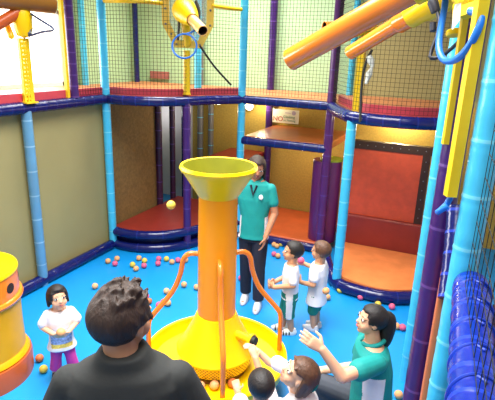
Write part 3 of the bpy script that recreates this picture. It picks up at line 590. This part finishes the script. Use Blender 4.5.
for hm in (HAIRB, HAIRD, HAIRM):                      # strands: stretch both noises along the head
    nt = hm.node_tree; tcn = next(n for n in nt.nodes if n.type == 'TEX_COORD')
    mpn = nt.nodes.new('ShaderNodeMapping'); mpn.inputs['Scale'].default_value = (1, 1, .12); nt.links.new(tcn.outputs['Object'], mpn.inputs['Vector'])
    for n in nt.nodes:
        if n.type == 'TEX_NOISE': nt.links.new(mpn.outputs[0], n.inputs['Vector'])
def unit(v): return V(v).normalized()
class Human:
    """joints in world coordinates; hh = head height"""
    def __init__(s, name, label, base, hh, head, hf, bf, hup=(0, 0, 1), adult=True):
        s.root = thing('person', label, 'person', base); s.hh = hh; s.H = V(head); s.adult = adult
        s.f = unit(hf); s.r = s.f.cross(unit(hup)).normalized(); s.u = s.r.cross(s.f)
        b = unit(bf); s.bf = b; s.br = b.cross(V((0, 0, 1))).normalized()
        s.b = MB()
    def hp(s, r, f, u): return s.H + (s.r * r + s.f * f + s.u * u) * s.hh
    def head(s, neck):
        b, h = s.b, s.hh; R, F, U = s.r * h, s.f * h, s.u * h
        b.ell(s.hp(0, -.06, .12), R * .345, F * .43, U * .375, 24, 14)
        b.ell(s.hp(0, .1, -.12), R * .275, F * .3, U * .37, 24, 14)
        b.ell(s.hp(0, .25, -.4), R * .11, F * .09, U * .085)
        for q in (-1, 1):
            b.ell(s.hp(q * .16, .2, -.17), R * .13, F * .15, U * .15)
            b.ell(s.hp(q * .34, -.02, -.03), R * .045, F * .09, U * .13)
            b.ell(s.hp(q * .15, .335, .09), R * .11, F * .05, U * .035)
        b.cap(s.hp(0, .365, .02), s.hp(0, .43, -.12), .028 * h, .05 * h)
        for q in (-1, 1): b.ell(s.hp(q * .045, .39, -.135), R * .035, F * .035, U * .03)
        b.ell(s.hp(0, .355, -.255), R * .1, F * .05, U * .05)
        b.cap(s.hp(0, -.1, -.25), V(neck), .235 * h, (.26 if s.adult else .24) * h)
    def face(s, skinbrow):
        h = s.hh; R, F, U = s.r * h, s.f * h, s.u * h
        for q in (-1, 1):
            b = MB(); b.ell(s.hp(q * .145, .345, .02), R * .068, F * .05, U * .04, 12, 8); e = b.build('eye', EYEW, s.root)
            b = MB(); b.ell(s.hp(q * .145, .375, .022), R * .04, F * .028, U * .038, 12, 8); i = b.build('iris', IRIS, e)
            b = MB(); b.tube([s.hp(q * .08, .37, .12), s.hp(q * .15, .366, .137), s.hp(q * .22, .32, .115)], (.013 if s.adult else .009) * h, 6); b.build('eyebrow', skinbrow, s.root)
        b = MB(); b.ell(s.hp(0, .39, -.245), R * .085, F * .03, U * .018, 12, 8); b.ell(s.hp(0, .385, -.28), R * .07, F * .03, U * .02, 12, 8); b.build('lips', LIP, s.root)
    def arm(s, sh, el, wr, r, hand_dir, palm, thumb, curl=.5, hl=None):
        b = s.b; r1, r2, r3 = r
        b.cap(sh, el, r1, r2); b.cap(el, wr, r2, r3)
        L = hl or s.hh * .78; d = unit(hand_dir); n = unit(palm); n = (n - d * n.dot(d)).normalized(); t = d.cross(n)
        if t.dot(V(thumb)) < 0: t = -t
        w = V(wr); fr = max(L * .052, .0055)
        b.loft([(w - d * L * .05, t * r3 * .9, n * r3 * .8), (w + d * L * .15, t * L * .19, n * L * .1), (w + d * L * .42, t * L * .23, n * L * .085), (w + d * L * .5, t * L * .21, n * L * .065)], 16, 2.4)
        for i, (o, ln) in enumerate(((.165, .44), (.055, .5), (-.055, .46), (-.16, .36))):
            p = w + d * L * .44 + t * L * o; a = 0
            for k, sg in enumerate((.45, .32, .23)):
                a += curl * (.7 if k == 0 else 1.0) ; dd = d * math.cos(a) + n * math.sin(a) + t * o * .35
                q = p + dd.normalized() * L * ln * sg; b.cap(p, q, fr * (1 - .08 * k), fr * (.94 - .08 * k), 10, k=3); p = q
        p = w + d * L * .12 + t * L * .16; q = p + (d * .6 + t * .65 + n * .35).normalized() * L * .24; b.cap(p, q, fr * 1.35, fr * 1.1, 10, k=3)
        q2 = q + (d * .85 + t * .1 + n * .5).normalized() * L * .2; b.cap(q, q2, fr * 1.1, fr * .9, 10, k=3)
    def leg(s, hip, kn, an, r, toe):
        b = s.b; b.cap(hip, kn, r[0], r[1]); b.cap(kn, V(kn).lerp(V(an), .35), r[1], r[1] * .98); b.cap(V(kn).lerp(V(an), .3), an, r[1] * .98, r[2])
        t = unit(toe); L = s.hh * (1.0 if s.adult else .72); a = V(an)
        b.cap(a + V((0, 0, -.02)), a - t * L * .12 + V((0, 0, -a.z + r[2] * .9)), r[2], r[2] * .8); b.cap(a - t * L * .1 + V((0, 0, -a.z + r[2] * .8)), a + t * L * .6 + V((0, 0, -a.z + r[2] * .7)), r[2] * .8, r[2] * .65)
    def torso(s, secs, b=None, g=0, e=2.3):
        (b or s.b).loft([(V(c), s.br * (w + g), fd * (dp + g)) for c, w, dp, fd in secs], 28, e)
    def shoe(s, an, toe, m, wd=None):
        t = unit(toe); L = s.hh * (1.08 if s.adult else .85); a = V(an); x = t.cross(V((0, 0, 1))); w = wd or L * .18; z0 = .001
        b = MB(); c = lambda f, z: V((a.x, a.y, 0)) + t * L * f + V((0, 0, z0 + z))
        b.loft([(c(.2, 0), x * w * .95, t * L * .5), (c(.2, .012), x * w, t * L * .53), (c(.18, .03), x * w, t * L * .52), (c(.12, .055 if s.adult else .04), x * w * .9, t * L * .42), (c(-.02, .085 if s.adult else .06), x * w * .72, t * L * .25)], 22, 2.3)
        return b.build('shoe', m, s.root)
    def done(s, m, voxel): return blob(s.b, 'body', m, s.root, voxel, 2)
    def hair(s, m, keep, thick=.065, extra=None, grow=1.04, n=700, voxel=.006, sm=3):
        b = MB(); h = s.hh
        for i in range(n):
            z = 1 - 2 * (i + .5) / n; a = i * 2.399963; q = math.sqrt(1 - z * z)
            r, f, u = q * math.cos(a) * .345 * grow, -.06 + q * math.sin(a) * .43 * grow, .12 + z * .375 * grow
            if keep(r, f, u):
                t = h * thick * random.uniform(.94, 1.08); p = s.hp(r, f, u)
                b.ell(p, V((t, 0, 0)), V((0, t, 0)), V((0, 0, t)), 8, 6)
        if extra: extra(b)
        return blob(b, 'hair', m, s.root, voxel, sm)

def short_hair(r, f, u): return u > (.33 if f > .2 else (.02 if f > -.12 else -.2)) and not (f > .12 and u < .26)
def bob_hair(r, f, u): return u > (.34 if f > .22 else (-.02 if f > 0 else -.3))
Z = V((0, 0, 1))

def standing(name, label, xy, height, hf, bf, arms, cloth, hup=(0, 0, 1), lean=(0, 0), headshift=(0, 0), legs=None, adult=False, wide=1.0, skin=SKIN, hair=None, voxel=.005, legspread=.5, hh=None, shf=None):
    """arms: {side: (elbow, wrist, hand dir, palm, thumb, curl)} as (right, forward, up) offsets in metres from the base"""
    hh = hh or height * (.135 if adult else .205)
    base = V((xy[0], xy[1], 0)); fwd = unit(bf); rgt = fwd.cross(Z).normalized()
    W = lambda r, f, u: base + rgt * r + fwd * f + Z * u
    head = base + V((lean[0] + headshift[0], lean[1] + headshift[1], height - hh * .5))
    p = Human(name, label, base, hh, head, hf, bf, hup, adult)
    k = height
    shz = k * (shf or (.815 if adult else .755)); hpz = k * (.5 if adult else .43); sw = k * (.108 if adult else .105) * wide
    ln = V((lean[0], lean[1], 0))
    neck = base + ln + Z * (shz + .015 * k)
    p.head(neck)
    dp = k * (.062 if adult else .07) * wide; hwid = k * (.092 if adult else .09) * wide
    secs = [(base + ln * .1 + Z * (hpz - .05 * k), hwid * .8, dp * .85, fwd), (base + ln * .15 + Z * hpz, hwid, dp, fwd), (base + ln * .45 + Z * (hpz + (shz - hpz) * .35), hwid * .92, dp * 1.0, fwd), (base + ln * .75 + Z * (hpz + (shz - hpz) * .7), sw * 1.02, dp * 1.02, fwd), (base + ln + Z * (shz - .03 * k), sw * .98, dp * .88, fwd), (base + ln + Z * shz, sw * .76, dp * .78, fwd), (base + ln + Z * (shz + .025 * k), sw * .48, dp * .6, fwd)]
    p.torso(secs); p.secs = secs
    ar = [k * x * (1 if adult else 1.12) for x in ((.029, .024, .0165) if adult else (.031, .026, .021))]
    p.ar = ar; p.J = {}
    for sd, (el, wr, hd, pm, th, cu) in arms.items():
        q = 1 if sd == 'R' else -1
        sh = base + ln + rgt * q * sw * .98 + Z * (shz - .03 * k); E_, W_ = W(*el), W(*wr)
        dirw = lambda v: rgt * v[0] + fwd * v[1] + Z * v[2]
        p.arm(sh, E_, W_, ar, dirw(hd), dirw(pm), dirw(th), cu); p.J[sd] = (sh, E_, W_)
    lr = [k * x for x in ((.05, .033, .024) if adult else (.055, .04, .031))]; p.lr = lr
    for sd, q in (('R', 1), ('L', -1)):
        hip = base + ln * .1 + rgt * q * hwid * .5 + Z * (hpz - .01); an = W(q * hwid * legspread + (legs[sd][0] if legs else 0), (legs[sd][1] if legs else 0) - .01, .045 * (1.6 if adult else 1)); kn = hip.lerp(an, .5) + fwd * .015
        p.leg(hip, kn, an, lr, fwd); p.J['leg' + sd] = (hip, kn, an)
    p.fwd = fwd; p.rgt = rgt; p.W = W; p.k = k; p.shz = shz; p.hpz = hpz; p.sw = sw; p.dp = dp; p.hwid = hwid; p.ln = ln; p.base = base
    p.done(skin, voxel)
    return p
def shirt(p, m, hem, sleeve=.6, g=.014, fn=None, voxel=.006, flare=1.08, neck=False):
    b = MB(); s = p.secs
    bot = p.base + p.ln * .1 + Z * hem
    secs = [(bot, p.hwid * flare, p.dp * flare, p.fwd)] + [q for q in s[1:] if q[0].z > hem + .02]
    secs[-1] = (s[-1][0] - Z * .012, s[-1][1] * .95, s[-1][2] * 1.0, p.fwd)
    if neck: secs.append((s[-1][0] + Z * .032, .06, .062, p.fwd))
    p.torso(secs, b, g)
    for sd in ('L', 'R'):
        if sd in p.J:
            sh, el, wr = p.J[sd]; b.cap(sh, V(sh).lerp(V(el), sleeve), p.ar[0] + g * .5, p.ar[0] * .95 + g * .9, 16)
    return blob(b, 'shirt', m, p.root, voxel, 4, fn)
def trousers(p, m, end, g=.01, top=None, fn=None, name='trousers', voxel=.006, wide=1.0, gt=None):
    gt = g if gt is None else gt
    b = MB(); t = top or p.hpz + .05 * p.k
    p.torso([(p.secs[0][0], p.hwid * .95, p.dp, p.fwd), (p.secs[1][0], p.hwid, p.dp, p.fwd), (p.base + p.ln * .2 + Z * t, p.hwid * .96, p.dp, p.fwd)], b, gt)
    for sd in 'RL':
        hip, kn, an = p.J['leg' + sd]; full = V(kn).lerp(V(an), 1)
        if end < kn.z:
            b.cap(hip, kn, p.lr[0] + g, p.lr[1] + g * 1.2); q = V(kn).lerp(V(an), (kn.z - end) / (kn.z - an.z)); b.cap(kn, q, p.lr[1] + g * 1.2, (p.lr[1] * .9 + g) * wide, flat=True)
            b.ell(kn, V((p.lr[1] + g * 1.2, 0, 0)), V((0, p.lr[1] + g * 1.2, 0)), V((0, 0, p.lr[1] + g)))
        else:
            q = V(hip).lerp(V(kn), (hip.z - end) / (hip.z - kn.z)); b.cap(hip, q, p.lr[0] + g, (p.lr[0] * .95 + g) * wide, flat=True)
    return blob(b, name, m, p.root, voxel, 3, fn)
def collar(p, m):
    b = MB(); c = p.base + p.ln + Z * (p.shz + .028 * p.k); r = .062 * (p.k / 1.58)
    b.tube([c + p.rgt * r * math.cos(a) + p.fwd * r * math.sin(a) + Z * (-.02 * math.sin(a)) for a in [PI * .56 + 2 * PI * .94 * i / 24 for i in range(25)]], .013, 8); return b.build('collar', m, p.root)

# ---- the standing teacher
pw = standing('person', 'woman in teal polo and dark trousers standing behind the orange column', (-1.745, 4.24), 1.58, (.5, -.85, -.32), (.2, -.98, 0),
  {'L': ((-.21, .02, 1.02), (-.15, .15, .81), (.15, .25, -1), (1, 0, 0), (0, 1, 0), .3), 'R': ((.225, 0, 1.03), (.2, .1, .8), (0, .3, -1), (-1, 0, 0), (0, 1, 0), .3)},
  None, adult=True, wide=.93, skin=SKIN3, hh=.21, headshift=(.02, -.03), shf=.83, legs={'R': (.0, -.02), 'L': (-.03, .12)})
pw.face(HAIRD)
shirt(pw, [TEAL, WHT], .74, .55, .016, fn=lambda c, n: 1 if abs((c - pw.base).dot(pw.rgt)) > .12 and (c - pw.base).z < .98 and abs(n.dot(pw.fwd)) < .75 and abs((c - pw.base).dot(pw.rgt)) < .2 else 0)
trousers(pw, NAVY, .09, .012)
collar(pw, TEAL)
b = MB(); c = pw.W(-.08, pw.dp + .022, 1.2); b.ell(c, pw.rgt * .022, pw.fwd * .006, Z * .026); b.build('shirt_badge', WHT, pw.root)
b = MB(); b.tube([pw.W(-.03, .085, 1.31), pw.W(0, .118, 1.22), pw.W(.03, .085, 1.31)], .012, 8); b.build('placket', NAVY, pw.root)
for sd in 'RL': pw.shoe(pw.J['leg' + sd][2], pw.fwd, mat('pale_shoe', (206, 206, 210), rough=.5))
def long_strands(b, p, spread, low, back=-.1):
    for i in range(46):
        a = PI * (-.04) + PI * 1.08 * i / 45; r, f = math.cos(a) * .37, -math.sin(a) * .44 + back * .3
        b.cap(p.hp(r, f + .02, .1), p.hp(r * spread, f * .9, low + random.uniform(-.05, .05)), .075 * p.hh, .06 * p.hh, 8, k=2)
pw.hair(HAIRD, bob_hair, extra=lambda b: long_strands(b, pw, 1.05, -.62))

# ---- boy in profile with green shorts
pb1 = standing('person', 'boy in white shirt and green striped shorts standing with hands joined, looking left', (-1.2, 3.86), .925, (-.93, -.36, .12), (-.9, -.42, 0),
  {'R': ((.125, -.02, .55), (.05, .14, .5), (-.6, .7, 0), (-.6, -.5, 0), (0, 0, 1), .5), 'L': ((-.125, -.01, .55), (-.045, .15, .49), (.7, .6, 0), (.5, -.6, 0), (0, 0, 1), .5)},
  None, skin=SKIN2, legs={'R': (0, .05), 'L': (0, -.02)})
pb1.face(HAIRB)
shirt(pb1, WHT, .375, .7, .012)
trousers(pb1, [GREENS, WHT], .18, .014, fn=lambda c, n: 1 if abs(n.dot(pb1.rgt)) > .8 and abs((c - pb1.base).dot(pb1.rgt)) > .07 and abs((c - pb1.base).dot(pb1.fwd) - (.015)) < .035 else 0, name='shorts', wide=1.15)
for sd in 'RL':
    o = pb1.shoe(pb1.J['leg' + sd][2], pb1.fwd, WHITE)
    for f in (.12, .3, .46):
        a = V(pb1.J['leg' + sd][2]); L = pb1.hh * .85; c = V((a.x, a.y, 0)) + pb1.fwd * L * f
        b = MB(); b.tube([c + pb1.rgt * L * .19 * math.cos(t) + Z * (.008 + .043 * (1 - .5 * f) * math.sin(t)) for t in [PI * i / 12 for i in range(13)]], .0065, 6); b.build('strap', BLACK, o)
pb1.hair(HAIRB, short_hair, thick=.06)

# ---- boy turned away, pink ball in hand
pb2 = standing('person', 'boy in long white shirt with bare legs, turned left, holding out a pink ball', (-.985, 4.03), .91, (-.95, .1, .05), (-.93, .1, 0),
  {'R': ((.13, .05, .56), (.1, .19, .6), (-.1, 1, .15), (-1, 0, .3), (0, 0, 1), .7), 'L': ((-.14, -.01, .53), (-.06, .14, .48), (.5, .8, 0), (.5, -.6, 0), (0, 0, 1), .5)},
  None, skin=SKIN2)
pb2.face(HAIRM)
shirt(pb2, [WHT, PRG], .29, .55, .02, flare=1.2, fn=lambda c, n: 1 if n.dot(pb2.fwd) > .2 and .34 < c.z < .48 and abs((c - pb2.base).dot(pb2.rgt)) < .07 else 0)
trousers(pb2, GREENS, .2, .014, name='shorts', wide=1.15)
for sd in 'RL': pb2.shoe(pb2.J['leg' + sd][2], pb2.fwd, mat('pale_shoe', (206, 206, 210)))
pb2.hair(HAIRM, short_hair, thick=.06)
w = pb2.J['R'][2]; ball('pink', on(301, 260.5, 'y', w.y - .06), 'pink ball held out in the hand of the boy in the long white shirt')
ball('orange', on(326, 291, 'y', 3.9), 'orange pink ball at the hip of the boy in the long white shirt')

# ---- toddler with magenta trousers
pg = standing('person', 'toddler girl in printed white shirt and magenta trousers holding an orange ball', (-2.595, 2.43), .8, (.86, -.48, .28), (.72, -.68, 0),
  {'R': ((.13, .0, .48), (.05, .13, .475), (-.65, .7, 0), (-.3, -.3, 1), (0, 1, .4), .6), 'L': ((-.13, .0, .48), (-.05, .13, .475), (.65, .7, 0), (.3, -.3, 1), (0, 1, .4), .6)},
  None, skin=SKIN, hh=.185, legs={'R': (.01, 0), 'L': (-.02, .02)}, legspread=.8)
pg.face(HAIRB)
shirt(pg, [WHT, PRB, PRY], .285, .72, .02, flare=1.3, fn=lambda c, n: (2 if .315 < c.z < .345 else (1 if .345 <= c.z < .45 else 0)) if n.dot(pg.fwd) > .3 and abs((c - pg.base).dot(pg.rgt)) < .078 else 0)
trousers(pg, MAG, .09, .008, wide=1.25, gt=.002)
for sd in 'RL': pg.shoe(pg.J['leg' + sd][2], pg.fwd, mat('dark_sandal', (60, 50, 60)))
def girl_bob(b):
    for i in range(40):
        a = PI * .0 + PI * i / 39; r, f = math.cos(a) * .37, -math.sin(a) * .45 - .03
        b.cap(pg.hp(r, f, .1), pg.hp(r * 1.04, f * 1.02, -.22 + random.uniform(-.05, .05)), .075 * pg.hh, .06 * pg.hh, 8, k=2)
    for i in range(12): b.cap(pg.hp(.0, .1, .46), pg.hp(-.28 + .56 * i / 11, .33 - abs(i - 5.5) * .012, .24), .05 * pg.hh, .035 * pg.hh, 8, k=2)
pg.hair(HAIRB, bob_hair, extra=girl_bob)
ball('orange', pg.W(0, .2, .525), 'orange ball held in both hands of the toddler girl')

# ---- man in the foreground, seen from behind
pm = standing('person', 'man in charcoal black tee seen from behind in the foreground', (-.945, 1.15), 1.775, (.12, .98, -.02), (-.5, .86, 0),
  {'R': ((.31, .02, 1.13), (.26, .2, .95), (-.2, .8, -.4), (-1, 0, 0), (0, 0, 1), .4), 'L': ((-.31, .02, 1.13), (-.26, .2, .95), (.2, .8, -.4), (1, 0, 0), (0, 0, 1), .4)},
  None, adult=True, wide=1.0, skin=SKIN2, hh=.24, headshift=(-.012, .02), voxel=.006, shf=.833)
pm.face(HAIRD)
shirt(pm, BLKT, .78, .75, .022, voxel=.008, neck=True)
trousers(pm, NAVY, .09, .015, voxel=.008)
for sd in 'RL': pm.shoe(pm.J['leg' + sd][2], pm.fwd, BLACK)
def man_tufts(b):
    rnd = random.Random(3)
    for i in range(170):
        z = rnd.uniform(-.35, 1); a = rnd.uniform(0, 2 * PI); q = math.sqrt(1 - z * z); r, f, u = q * math.cos(a) * .37, -.06 + q * math.sin(a) * .455, .12 + z * .4
        if u > (.4 if f > .2 else (.1 if f > -.1 else -.2)): b.cap(pm.hp(r, f, u), pm.hp(r * 1.03 + .05, f * 1.03 + .05, u + (.13 if u > .3 else -.06)), .045 * pm.hh, .02 * pm.hh, 6, k=2)
pm.hair(HAIRD, lambda r, f, u: u > (.36 if f > .2 else (.04 if f > -.1 else -.42)), thick=.055, n=1400, sm=2, extra=man_tufts)

# ---- crouching teacher on the right
def crouch():
    base = V((-.28, 2.82, 0)); p = Human('person', 'woman in teal polo with a ponytail crouching at the right, one hand raised', base, .195, at(371, 320, 2.98), (-.86, -.5, .22), (-.93, -.36, 0))
    f = p.bf; r = p.br; S0 = p.H - Z * .185 - f * .03                        # shoulder line centre
    p.head(S0 + Z * .03)
    pel = S0 + V((.04, .0, -.46)); 
    up = (S0 - pel)
    secs = [(pel - Z * .07, .12, .1, f), (pel, .155, .115, f), (pel + up * .35, .14, .105, f), (pel + up * .7, .15, .105, f), (S0 - Z * .02, .145, .085, f), (S0 + Z * .035, .08, .06, f)]
    p.torso(secs)
    shl = S0 - r * .145 - Z * .025; shr = S0 + r * .15 - Z * .025
    el = at(342, 377, 2.72); wr = at(322, 349, 2.7)
    ar = (.043, .037, .026)
    p.arm(shl, el, wr, ar, (wr - el) + RT * -.12, FW, UP, .25, .165)
    elr = shr + f * .05 - Z * .24; wrr = elr + f * .22 - Z * .06 + r * .02
    p.arm(shr, elr, wrr, ar, f, -Z, -r, .4, .165)
    J = {}
    for q in (1, -1):
        hip = pel + r * q * .09 - Z * .02; kn = hip + f * .36 + Z * .09 + r * q * .06; an = V((hip.x, hip.y, .075)) + f * .1 + r * q * .03
        p.leg(hip, kn, an, (.08, .055, .038), f); J[q] = (hip, kn, an)
    p.done(SKIN, .005); p.face(HAIRD)
    b = MB(); hem = pel - Z * .02
    p.torso([(hem, .165, .125, f)] + secs[2:-1] + [(secs[-1][0] - Z * .015, .076, .06, f)], b, .02)
    b.cap(shl, V(shl).lerp(el, .52), .062, .066, 16); b.cap(shr, V(shr).lerp(elr, .52), .062, .066, 16)
    def side(c, n):
        d = c - S0; x = abs(d.dot(r)); return 1 if d.z < -.12 and abs(n.dot(f)) < .75 and x > .09 and -.06 < d.dot(f) < .09 else 0
    blob(b, 'shirt', [TEAL, WHT], p.root, .006, 4, side)
    b = MB(); c = S0 + Z * .045; b.tube([c + r * .066 * math.cos(a) + f * .066 * math.sin(a) - Z * .02 * math.sin(a) for a in [PI * .56 + 2 * PI * .94 * i / 24 for i in range(25)]], .014, 8); b.build('collar', TEAL, p.root)
    b = MB(); c = S0 + f * .135 - r * .07 - Z * .13; b.ell(c, r * .02, f * .006, Z * .024); b.build('shirt_badge', WHT, p.root)
    b = MB(); p.torso([(pel - Z * .09, .13, .11, f), (pel, .155, .12, f), (pel + Z * .06, .15, .115, f)], b, .012)
    for q in (1, -1):
        hip, kn, an = J[q]; b.cap(hip, kn, .094, .068); b.cap(kn, an, .068, .052)
    blob(b, 'trousers', GRYT, p.root, .007, 3)
    for q in (1, -1): p.shoe(J[q][2], f, WHITE)
    def pony(b):
        pts = smooth_path([p.hp(0, -.42, .25), p.hp(0, -.56, .18), p.hp(-.02, -.62, -.05), p.hp(-.04, -.66, -.45), p.hp(-.06, -.72, -.9)], .02); n = len(pts)
        b.tube(pts, .03, 12, rf=lambda i: .03 * (.55 + 1.1 * math.sin(PI * min(1, i / n * .9 + .12)) ** .8) * (1 if i < n * .8 else 1 - (i - n * .8) / (n * .25)))
        for i in range(14): b.cap(p.hp(-.05, .05, .46), p.hp(-.3 + .6 * i / 13, .31 - abs(i - 6.5) * .012, .17), .05 * p.hh, .03 * p.hh, 8, k=2)
    p.hair(HAIRB, lambda r_, f_, u_: u_ > (.3 if f_ > .2 else (-.0 if f_ > 0 else -.2)), extra=pony, thick=.05)
crouch()

# ---- two children at the tray
def kid(label, head, hf, bf, hup, base, pel, neck, hand, sh_r, sh_l, hand2, skin, hairm, keep, hh, hextra=None, el1=None, el2=None, shorts=GREENS, shorts_cap=None):
    p = Human('person', label, base, hh, head, hf, bf, hup, False)
    f = p.bf; r = p.br; neck = V(neck); pel = V(pel); p.head(neck)
    ax = (neck - pel).normalized(); fd = (f - ax * f.dot(ax)).normalized()
    L = lambda t: pel.lerp(neck, t)
    secs = [(pel - ax * .06, .07, .065, fd), (pel, .085, .075, fd), (L(.35), .08, .072, fd), (L(.75), .095, .07, fd), (L(.92), .09, .058, fd), (L(1.06), .045, .045, fd)]
    p.torso(secs)
    for sh, hnd, el, th in ((V(sh_r), V(hand), el1, Z), (V(sh_l), V(hand2), el2, Z)):
        d = (hnd - sh); e = el or (sh + d * .5 - Z * .03); wr = hnd - d.normalized() * .05
        p.arm(sh, e, wr, (.031, .026, .02), d, -Z + r * .2, th, .45, .115)
    J = []
    for q in (1, -1):
        hip = pel + r * q * .045 - Z * .02; an = V((base[0], base[1], .045)) + r * q * .06; kn = hip.lerp(an, .5) + f * .03
        p.leg(hip, kn, an, (.055, .038, .028), f); J.append((hip, kn, an))
    p.done(skin, .0045); p.face(hairm)
    b = MB(); p.torso([(pel - ax * .05, .1, .092, fd), (pel, .1, .088, fd)] + secs[2:-1] + [(L(1.03), .05, .048, fd)], b, .013)
    for sh, hnd in ((V(sh_r), V(hand)), (V(sh_l), V(hand2))): b.cap(sh, sh.lerp(hnd, .26), .044, .05, 14); b.cap(L(.95), sh, .05, .044, 14)
    blob(b, 'shirt', WHT, p.root, .006, 4)
    b = MB(); p.torso([(pel - ax * .07, .08, .075, fd), (pel + ax * .03, .088, .08, fd)], b, .012)
    for hip, kn, an in J: b.cap(hip, kn, .07, .056); b.cap(kn, kn.lerp(an, .2), .056, .056, flat=True)
    blob(b, 'shorts', shorts, p.root, .007, 3)
    for hip, kn, an in J: p.shoe(an, f, WHITE)
    p.hair(hairm, keep, thick=.06, extra=(lambda b: hextra(b, p)) if hextra else None)
    return p
H1 = on(299, 374, 'z', .79)
def g_hair(b, p):
    for i in range(60):
        a = .12 + (PI - .24) * i / 59; r_, f_ = math.cos(a) * .37, -math.sin(a) * .45 - .02
        b.cap(p.hp(r_, f_, .15), p.hp(r_ * 1.02, f_ * 1.0 - .06, -.3 + random.uniform(-.1, .05)), .08 * p.hh, .06 * p.hh, 8, k=2)
    b.cap(p.hp(0, -.5, .05), p.hp(0, -.62, -.35), .13 * p.hh, .05 * p.hh)
    for i in range(10): b.cap(p.hp(0, .05, .46), p.hp(-.26 + .52 * i / 9, .32, .26), .05 * p.hh, .035 * p.hh, 8, k=2)
g = kid('girl with long brown hair in white shirt reaching for the knob of the fountain cone', H1, (-.78, -.32, .5), (-.85, .5, 0), (.4, 0, 1), (H1.x + .06, H1.y - .02, 0), H1 + V((.1, -.02, -.36)), H1 + V((-.0, .03, -.15)),
    at(251, 347, 3.05), on(287, 369, 'z', .62), H1 + V((-.04, -.09, -.18)), H1 + V((-.24, .0, -.28)), SKIN, HAIRM, lambda r_, f_, u_: u_ > (.34 if f_ > .2 else (.22 if f_ > -.06 else -.3)), .21, g_hair)
b = MB(); b.tube(torus_pts(g.hp(0, -.56, -.08), g.r, g.u, .03, 0, 2 * PI, 20), .01, 8); b.build('hair_tie', TEAL, g.root)
H2 = on(261, 386, 'z', .74)
kid('black haired child seen from above reaching both arms to the fountain cone', H2, (-.52, .84, -.1), (-.55, .84, 0), (0, 0, 1), (H2.x + .08, H2.y - .06, 0), H2 + V((.05, -.05, -.36)), H2 + V((.0, -.01, -.14)),
    at(253, 351, 2.98), H2 + V((.05, .08, -.17)), H2 + V((-.1, -.03, -.17)), at(236, 384, 2.9), SKIN2, HAIRB, short_hair, .19)

# ================================================================== light
w = bpy.data.worlds.new('world'); SC.world = w; w.use_nodes = True
w.node_tree.nodes['Background'].inputs['Color'].default_value = (.9, .95, 1, 1); w.node_tree.nodes['Background'].inputs['Strength'].default_value = .5
def area(name, loc, target, size, power, col=(1, 1, 1), spread=2.1):
    l = bpy.data.lights.new(name, 'AREA'); l.shape = 'RECTANGLE'; l.spread = spread; l.size, l.size_y = size; l.energy = power; l.color = col
    o = link(bpy.data.objects.new(name, l)); o.location = loc; o.rotation_euler = (V(target) - V(loc)).to_track_quat('-Z', 'Y').to_euler(); return o
area('unseen_ceiling_lamp', (-1.6, 2.6, 4.5), (-1.6, 2.6, 0), (2.4, 2.4), 240, (1, .98, .94))
area('unseen_ceiling_lamp', (-.6, .4, 4.5), (-.6, .6, 0), (2.0, 2.0), 80, (1, .98, .94))  # unseen lamp, its strength set as fill from the camera side
area('unseen_ceiling_lamp', (-3.0, 5.9, 4.5), (-3.0, 5.9, 0), (2.5, 1.2), 150, (1, 1, .95))
area('window_daylight', (-5.1, 2.9, 2.5), (0, 3.2, 1.6), (4.6, .9), 80, (.95, .98, 1))
def bulb(loc, power, col=(1, .86, .58), r=.06):
    l = bpy.data.lights.new('under_deck_lamp_fill', 'POINT'); l.energy = power; l.color = col; l.shadow_soft_size = r
    o = link(bpy.data.objects.new('under_deck_lamp_fill', l)); o.location = loc
bulb((-2.78, 6.9, 1.82), 14); bulb((-.72, 6.95, 1.8), 34); bulb((-4.7, 6.8, 1.5), 5, (.95, .95, 1)); bulb((-2.0, 6.5, 1.2), 12); bulb((-.6, 5.6, 1.8), 16, (1, .85, .6)); bulb((-3.3, 6.4, 1.7), 7)  # glows at the back wall, plus added fill in the compartments without fixtures
SC.view_settings.view_transform = 'Standard'; SC.view_settings.look = 'None'; SC.view_settings.exposure = 0; SC.view_settings.gamma = 1
SC.view_settings.use_curve_mapping = False
